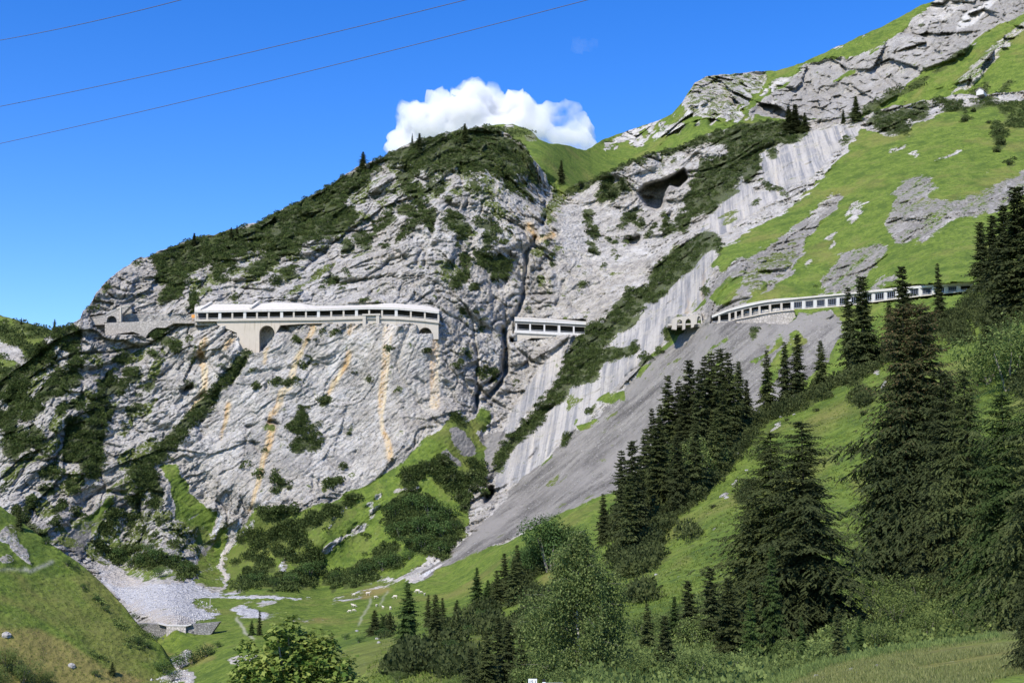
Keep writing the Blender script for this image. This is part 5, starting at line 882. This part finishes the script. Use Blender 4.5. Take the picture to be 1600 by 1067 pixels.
# dwarf pine and alder mats: what nobody could count
def scatter(S, m, step, size, name, mat, label, nk=60, leaf=.34, seed=1, hs=.75, keep=.5, jit=1.0, xr=None, srt=None, gap=-.9, hole=-.26):
    g = np.random.default_rng(seed); xs = np.arange(S.x[0], S.x[-1], step); top = S.top.min(); ys = np.arange(top, 1120, step*.8)
    X, Yy = np.meshgrid(xs, ys); X0_ = X; X = X+g.uniform(-.5, .5, X.shape)*step*jit; Yy = Yy+g.uniform(-.5, .5, X.shape)*step*jit; X = X.ravel(); Yy = Yy.ravel()
    tp = np.interp(X, S.x, S.top); bt = np.interp(X, S.x, S.bot); w1 = noise(np.stack([X*.09, Yy*.09, 0*X+seed], -1)); w2 = noise(np.stack([X*.09, Yy*.09, 0*X+seed+9], -1)); k = (look(m, X+w1*7, Yy+w2*7) > keep) & (noise(np.stack([X*.05, Yy*.05, 0*X+seed], -1)) > hole) & (noise(np.stack([X*.13, Yy*.13, 0*X+seed+3], -1)) > gap) & (Yy > tp-1) & (Yy < bt) & (X < S.x[-1]-3)
    if xr is not None: k &= (X > xr[0]) & (X < xr[1])
    X, Yy = X[k], Yy[k]; P = S.point(X, np.maximum(Yy, np.interp(X, S.x, S.top)+.3)); n = len(P)
    T = []
    for i in range(8):
        u = unit(g.normal(size=(nk, 3))); u[:, 2] = np.abs(u[:, 2]); r = .65+.35*g.random(nk)+.2*noise(u*2, 1.3, i+seed); C = u*r[:, None]*np.array([1, 1, hs]); D = unit(u*.7+np.array([0, 0, .5])+g.normal(size=(nk, 3))*.5)
        N = unit(u+g.normal(size=(nk, 3))*.6); Sd = unit(np.cross(D, N)); L = leaf*(.7+.6*g.random(nk)); T.append(kites(C, D, Sd, L, L*.36))
    T = np.array(T); r = (size if np.isscalar(size) else size(X, Yy))*(.6+.8*g.random(n)); a = g.random(n)*6.28; V = T[g.integers(0, 8, n)]; c, s_ = np.cos(a)[:, None, None], np.sin(a)[:, None, None]
    V = np.stack([V[..., 0]*c-V[..., 1]*s_, V[..., 0]*s_+V[..., 1]*c, V[..., 2]], -1)*np.asarray(r)[:, None, None, None]+P[:, None, None]-np.array([0, 0, .15])
    bt = g.random(n); t = np.clip(.75*bt[:, None]**1.4+.5*g.random((n, nk)), 0, 1)
    o = obj(name, kmesh(name, V.reshape(-1, 4, 3), t.ravel(), mat)); tag(o, label, 'scrub', kind='stuff'); print(name, n, 'clumps'); return o
def bsz(X, Y_): return np.where((X > 380) & (X < 760) & (Y_ > 720), 1.9, np.where(Y_ > 850, 1.9, 1.45))+0*X
scatter(SB, SHr, 4.3, bsz, 'dwarf_pine_scrub', F_SCRUB, 'dark dwarf pine and alder scrub covering the ledges and ridge of the rock mountain', 100, .32, 31, .9, gap=-.38)
scatter(SA, UA, 5.5, 2.4, 'mountain_scrub', F_SCRUB, 'dark scrub patches on the far upper slopes', 34, .4, 32, .6)
scatter(SE, UE, 5.0, 2.2, 'hill_scrub', F_SCRUB, 'dark scrub on the far left hill', 40, .4, 33, .8)
scatter(SL, UL, 5.5, .9, 'hillside_scrub', F_HEDGE, 'dark green herbs and scrub on the left green hill', 40, .4, 34, .6)
scatter(SCs, SHC, 8.0, lambda X, Y_: 1.5+0*X, 'slope_scrub', F_PINE, 'dark dwarf pine and alder thicket running along the near slope', 190, .22, 35, 1.15, hole=-9)
UC = raster(); poly(UC, [(960,1000),(1060,950),(1140,920),(1180,1000),(1340,1000),(1400,920),(1600,900),(1800,850),(1800,1110),(840,1110),(800,1060),(880,1000)])
scatter(SCs, UC, 11.0, .7, 'undergrowth', F_HEDGE, 'tangled green undergrowth below the big spruces', 150, .22, 36, 1.1)
# ---------------------------------------------------------------- small-scale growth and stones
def tufts(S, polyg, step, h, name, mat, label, nb=12, seed=3, w=.10, spread=.5, lean=.45):
    g = np.random.default_rng(seed); m = raster(); poly(m, polyg); q = np.array(polyg, float); X, Yy = np.meshgrid(np.arange(q[:, 0].min(), q[:, 0].max(), step), np.arange(q[:, 1].min(), q[:, 1].max(), step*.6))
    X = (X+g.uniform(-.5, .5, X.shape)*step).ravel(); Yy = (Yy+g.uniform(-.5, .5, Yy.shape)*step).ravel(); tp = np.interp(X, S.x, S.top); bt = np.interp(X, S.x, S.bot)
    k = (look(m, X, Yy) > .5) & (Yy > tp) & (Yy < bt); P = S.point(X[k], Yy[k]); k2 = noise(P, .25, seed) > -.25; P = P[k2]; n = len(P)
    C = P[:, None]+g.normal(size=(n, nb, 3))*np.array([1, 1, 0])*h*spread; D = unit(np.array([0, 0, 1.0])+g.normal(size=(n, nb, 3))*lean); Sd = unit(np.cross(D, g.normal(size=(n, nb, 3)))); L = h*(.5+.8*g.random((n, nb)))
    t = np.clip(.5*g.random((n, 1))+.5*g.random((n, nb)), 0, 1); V = kites(C.reshape(-1, 3)-np.array([0, 0, h*.15]), D.reshape(-1, 3), Sd.reshape(-1, 3), L.ravel(), L.ravel()*w)
    tag(obj(name, kmesh(name, V, t.ravel(), mat)), label, 'grass', kind='stuff'); print(name, n)
F_GR = foliage('grass_blades', (.105, .140, .030), (.30, .30, .12), .3, 0); F_GR2 = foliage('meadow_herbs', (.095, .145, .024), (.22, .27, .055), .35, 0)
tufts(SD, [(1180,1060),(1300,1028),(1400,1008),(1600,982),(1640,982),(1640,1100),(1100,1100)], 2.6, .085, 'bank_grass', F_GR, 'short dry grass on the near bank', 9, 3, .07)
tufts(SD, [(1180,1075),(1230,1050),(1300,1031),(1400,1012),(1500,1001),(1560,990),(1560,998),(1400,1020),(1300,1040),(1200,1085)], 2.6, .15, 'bank_herbs', F_HEDGE, 'taller green herbs along the top of the near bank', 12, 4, .07)
tufts(SCs, [(600,985),(950,850),(1000,770),(1200,650),(1340,570),(1600,400),(1650,600),(1500,900),(1300,1000),(1100,1000),(1000,1080),(560,1080)], 6.0, .34, 'meadow_tufts', F_GR2, 'grass tufts and herbs on the near slope', 8, 5, .13)
tufts(SL, [(-20,780),(60,830),(140,890),(260,1010),(270,1080),(-20,1080)], 7.0, .4, 'hillside_tufts', F_GR2, 'grass tufts on the left green hill', 7, 6, .15)
# boulders
def rock_mesh(seed, flat=.7):
    bm = bmesh.new(); bmesh.ops.create_icosphere(bm, subdivisions=3, radius=1); V = np.array([v.co[:] for v in bm.verts]); d = 1+.35*facet(V*1.4+seed*3.1, 1.0, seed)+.12*noise(V, 2.2, seed)
    for v, k in zip(bm.verts, d): v.co = v.co*float(k); v.co.z *= flat
    me = bpy.data.meshes.new('boulder'); bm.to_mesh(me); bm.free(); me.materials.append(ROCKM); return me
gk = NG('boulder_stone'); nn = gk.noise(1.5, 5, .65, gk.objpos()); ROCKM = gk.done(gk.mix(nn, (.24, .235, .22), (.46, .44, .41)), .9, gk.bump(nn, .1))
RK = [rock_mesh(i, f) for i, f in enumerate((.7, .55, .8, .6))]
def rocks(S, L, phrase, group):
    L = sorted(L)
    for i, (x, y, r) in enumerate(L):
        p = S.point(x, y); o = obj('boulder', RK[i % 4]); o.location = p; o.scale = (r*p[1]/2000,)*3; o.rotation_euler = (RNG.normal()*.2, RNG.normal()*.2, RNG.random()*6.28)
        tag(o, '%s, %s' % (phrase, ordn(i, len(L))) if len(L) > 1 else phrase, 'boulder', group if len(L) > 1 else None)
rocks(SL, [(9,992,7)], 'white angular boulder on the dry grass of the left hill', None); rocks(SL, [(112,1040,6)], 'flat grey boulder on the brown grass near the small spruce', None)
rocks(SD, [(1372,1041,5),(1366,1042,3.5),(1422,1048,5),(1417,1049,3),(1472,1006,6),(1330,1047,5),(1275,1056,4),(1395,1055,3),(1288,1058,3),(1340,1050,3)], 'pale stone in the grass of the near bank', 'stones on the near bank')
rocks(SCs, [(1149,712,5),(1152,708,3),(1160,700,3),(1128,776,4),(1136,778,4),(1132,773,3),(1167,735,3),(1145,757,3),(1241,648,2.5),(1220,652,3),(1212,664,2.5),(1100,760,3),(1372,585,3),(870,883,3),(590,998,3.5),(592,1004,3),(558,986,3),(1385,605,4),(1025,898,3)], 'pale rock showing through the meadow slope', 'rocks on the meadow slope')
# stones of the torrent bed: uncountable
def stones(S, m, thr, step, r, name, label, seed, mat, box):
    g = np.random.default_rng(seed); X, Yy = np.meshgrid(np.arange(box[0], box[2], step), np.arange(box[1], box[3], step*.6)); X = (X+g.uniform(-.5, .5, X.shape)*step).ravel(); Yy = (Yy+g.uniform(-.5, .5, Yy.shape)*step*.6).ravel()
    k = (m(X, Yy) > thr) & (g.random(len(X)) < .75); P = S.point(X[k], Yy[k]); n = len(P)
    O = np.array([(1,0,0),(0,1,0),(-1,0,0),(0,-1,0),(0,0,.8),(.1,.1,-.6)]); F = np.array([(0,1,4),(1,2,4),(2,3,4),(3,0,4),(1,0,5),(2,1,5),(3,2,5),(0,3,5)]); s = r*(.4+1.3*g.random(n)**2.2)
    V = O[None]*(1+.35*g.normal(size=(n, 6, 1)))*s[:, None, None]; a = g.random(n)*6.28; c, q = np.cos(a)[:, None], np.sin(a)[:, None]; V = np.stack([V[..., 0]*c-V[..., 1]*q, V[..., 0]*q+V[..., 1]*c, V[..., 2]], -1)+P[:, None]
    tag(obj(name, mesh_np(name, V.reshape(-1, 3), (F[None]+6*np.arange(n)[:, None, None]).reshape(-1, 3), mat)), label, 'stones', kind='stuff'); print(name, n)
GVm = raster(); poly(GVm, [(160,905),(205,905),(300,925),(346,957),(330,968),(300,976),(255,976),(205,950)]); line(GVm, [(292,1022),(285,1035),(240,1042),(205,1050),(290,1058)], 14, 1, 22); poly(GVm, [(150,876),(168,872),(205,903),(245,914),(300,909),(330,925),(300,930),(200,910)], .4)
stones(SB, lambda x, y: look(GVm, x, y)*(.3+.7*(np.random.default_rng(8).random(len(x)))), .3, 2.6, .27, 'gravel_boulders', 'white and grey boulders strewn over the gravel bed behind the barrier', 8, simple('limestone_rubble', (.47,.46,.44), .9, .35, .4, obj_space=False), (140, 860, 360, 1067))
SCm = raster(); poly(SCm, [(640,905),(745,838),(790,780),(900,684),(1000,592),(1070,514),(1250,497),(1330,505),(1300,640),(1000,765),(870,802),(770,848),(700,886)])
stones(SB, lambda x, y: look(SCm, x, y)*np.random.default_rng(9).random(len(x)), .86, 4.5, .26, 'scree_stones', 'loose pale stones scattered on the grey scree', 9, simple('scree_stone', (.34,.33,.31), .9, .35, .4, obj_space=False), (640, 490, 1340, 910))
# ---------------------------------------------------------------- sheep
def sheep_mesh(seed, head_down=True):
    bm = bmesh.new()
    def ball(c, r): bmesh.ops.create_icosphere(bm, subdivisions=2, radius=1, matrix=Matrix.Translation(c) @ Matrix.Diagonal((*r, 1)))
    def limb(a, b, r0, r1):
        a, b = Vector(a), Vector(b); bmesh.ops.create_cone(bm, cap_ends=True, segments=8, radius1=r0, radius2=r1, depth=(b-a).length+.04, matrix=Matrix.Translation((a+b)/2) @ (b-a).to_track_quat('Z', 'Y').to_matrix().to_4x4())
    ball((0, 0, .62), (.48, .23, .25)); ball((.28, 0, .64), (.24, .21, .24)); ball((-.28, 0, .62), (.25, .23, .25))
    hz = .28 if head_down else .88; hx = .70 if head_down else .62; limb((.38, 0, .68), (hx-.05, 0, hz+.08), .14, .09); ball((hx+.05, 0, hz), (.15, .075, .085))
    for s in (-1, 1):
        ball((hx-.03, s*.10, hz+.05), (.03, .07, .025)); limb((.32, s*.11, .5), (.32, s*.11, .0), .06, .035); limb((-.30, s*.12, .55), (-.36, s*.12, .26), .08, .045); limb((-.36, s*.12, .28), (-.32, s*.12, 0), .045, .032)
    ball((-.53, 0, .58), (.05, .05, .12)); me = bpy.data.meshes.new('sheep'); bm.to_mesh(me); bm.free(); o = obj('tmp', me); md = o.modifiers.new('r', 'REMESH'); md.mode = 'VOXEL'; md.voxel_size = .03
    m2 = bpy.data.meshes.new_from_object(o.evaluated_get(bpy.context.evaluated_depsgraph_get())); bpy.data.objects.remove(o); m2.materials.clear(); m2.materials.append(WOOL); m2.polygons.foreach_set('use_smooth', [True]*len(m2.polygons)); return m2
WOOL = simple('sheep_wool', (.62, .56, .46), .95, .15, 9, .02); SH_ = [sheep_mesh(0), sheep_mesh(1, False)]
for x, y, k, a, s, lb in ((553,931,0,2.6,1.15,'white sheep grazing at the upper left of the flock'),(575,930,1,.2,1.5,'cream sheep, largest in the upper left of the flock, by the yellow grass'),(587,935,0,.3,1.2,'sheep grazing just right of the largest cream sheep'),(617.5,935,0,3.0,1.4,'sheep grazing alone left of the cone shaped spruce'),
    (588.5,948,0,1.2,1.1,'sheep seen end on above the bushy young spruces, left one'),(598.5,951,1,2.2,1.1,'sheep above the bushy young spruces, middle one'),(610,952.5,0,1.9,1.3,'sheep above the bushy young spruces, right one'),(551,947,1,2.9,1.0,'upper sheep of the touching pair at the left of the flock'),(553.6,948.6,0,.2,1.1,'lower sheep of the touching pair at the left of the flock'),
    (546.5,957,0,3.3,1.1,'lowest and leftmost sheep of the flock'),(553,955.5,0,.2,1.0,'sheep just right of the lowest leftmost one'),(652.5,926.5,0,2.7,1.6,'large white sheep right of the cone shaped spruce'),(657.8,927,0,.3,1.0,'lamb beside the large sheep right of the spruce'),(663.5,930,1,1.2,.95,'small sheep farthest right in the flock')):
    o = obj('sheep', SH_[k]); o.location = SB.point(x, y); o.rotation_euler = (0, 0, a); o.scale = (s*1.05,)*3; tag(o, lb, 'sheep', 'flock of sheep on the meadow')
# fence posts, pole in the valley
POST = simple('pale_wood', (.55, .52, .46), .8)
for i, (x, y, ln) in enumerate(((601,1040,.06),(625,1043,-.03),(681,1043,-.10),(825,893,0),(851,880,0),(480,1025,0))):
    b = MB(); p = SCs.point(x, y); h = 8*p[1]/2000; b.tube([(0, 0, -.2), (ln*h*3, 0, h)], [.07, .055], 6); b.tube([(ln*h*3, 0, h), (ln*h*3, 0, h+.04)], [.055, .02], 6); o = b.build('fence_post', POST); o.location = p
    tag(o, 'pale wooden fence post on the grass slope, %s' % ordn(i if i < 5 else 0, 5) if i < 3 else ('pale post beside the leafy clump above the birch, %s' % ('left one' if i == 3 else 'right one') if i < 5 else 'pale post beside the maple crown'), 'post')
b = MB(); p = SB.point(328, 951); b.tube([(0, 0, 0), (0, 0, 3.6)], [.12, .09], 6); b.box((0, 0, 3.6), (.3, .3, .12)); o = b.build('pole', POST); o.location = p; tag(o, 'slim pale pole on the grass right of the gravel bed', 'pole')
# roadside things at the bottom edge
Yr = 50.0; root = empty('kilometre_sign', at(832, 1085, Yr)); tag(root, 'white kilometre sign just showing at the bottom of the view', 'sign'); rl = np.array(root.location)
WP = simple('white_sign', (.80, .80, .80), .5, .03); BP = simple('black_paint', (.02, .02, .02), .5, .1); a_, b_ = at(825.5, 1060, Yr)-rl, at(839, 1075, Yr)-rl
b = MB(); b.box(((a_+b_)/2), (b_[0]-a_[0], .02, a_[2]-b_[2])); b.build('plate', WP, root); b = MB(); b.tube([((a_[0]+b_[0])/2, .03, -2), ((a_[0]+b_[0])/2, .03, b_[2])], .03); b.build('post', METAL, root)
tc = bpy.data.curves.new('number', 'FONT'); tc.body = '15,1'; tc.size = .17; tc.align_x = 'CENTER'; tc.extrude = .003; to = bpy.data.objects.new('number', tc); link(to)
m_ = bpy.data.meshes.new_from_object(to.evaluated_get(bpy.context.evaluated_depsgraph_get())); bpy.data.objects.remove(to); m_.materials.clear(); m_.materials.append(BP); n_ = obj('number', m_, root); n_.location = ((a_[0]+b_[0])/2, -.016, a_[2]-.17); n_.rotation_euler = (math.pi/2, 0, 0)
root = empty('delineator_post', at(850, 1090, Yr)); tag(root, 'white roadside post with black cap beside the kilometre sign', 'post'); rl = np.array(root.location); z = (at(850, 1061, Yr)-rl)[2]
b = MB(); b.prism([(-.07,0,-1.5),(.07,0,-1.5),(.06,0,z-.09),(-.06,0,z-.09)], (0, .1, 0)); b.build('post', WP, root); b = MB(); b.prism([(-.062,-.005,z-.09),(.062,-.005,z-.09),(.05,-.005,z),(-.05,-.005,z)], (0, .11, 0)); b.build('cap', BP, root)
p0 = at(866, 1067, Yr+1); b = MB(); b.strip([at(x, 1066.4, Yr+1)-p0 for x in (852, 866, 880)], [at(x, 1074, Yr+1)-p0 for x in (852, 866, 880)], (0, .06, 0))
for x in (855, 877): b.prism([at(x-1,1067,Yr+1.1)-p0, at(x+1,1067,Yr+1.1)-p0, at(x+1,1100,Yr+1.1)-p0, at(x-1,1100,Yr+1.1)-p0], (0, .06, 0))
o = b.build('guard_rail', METAL); o.location = p0; tag(o, 'low steel guard rail at the bottom edge beside the white roadside post', 'guard rail')
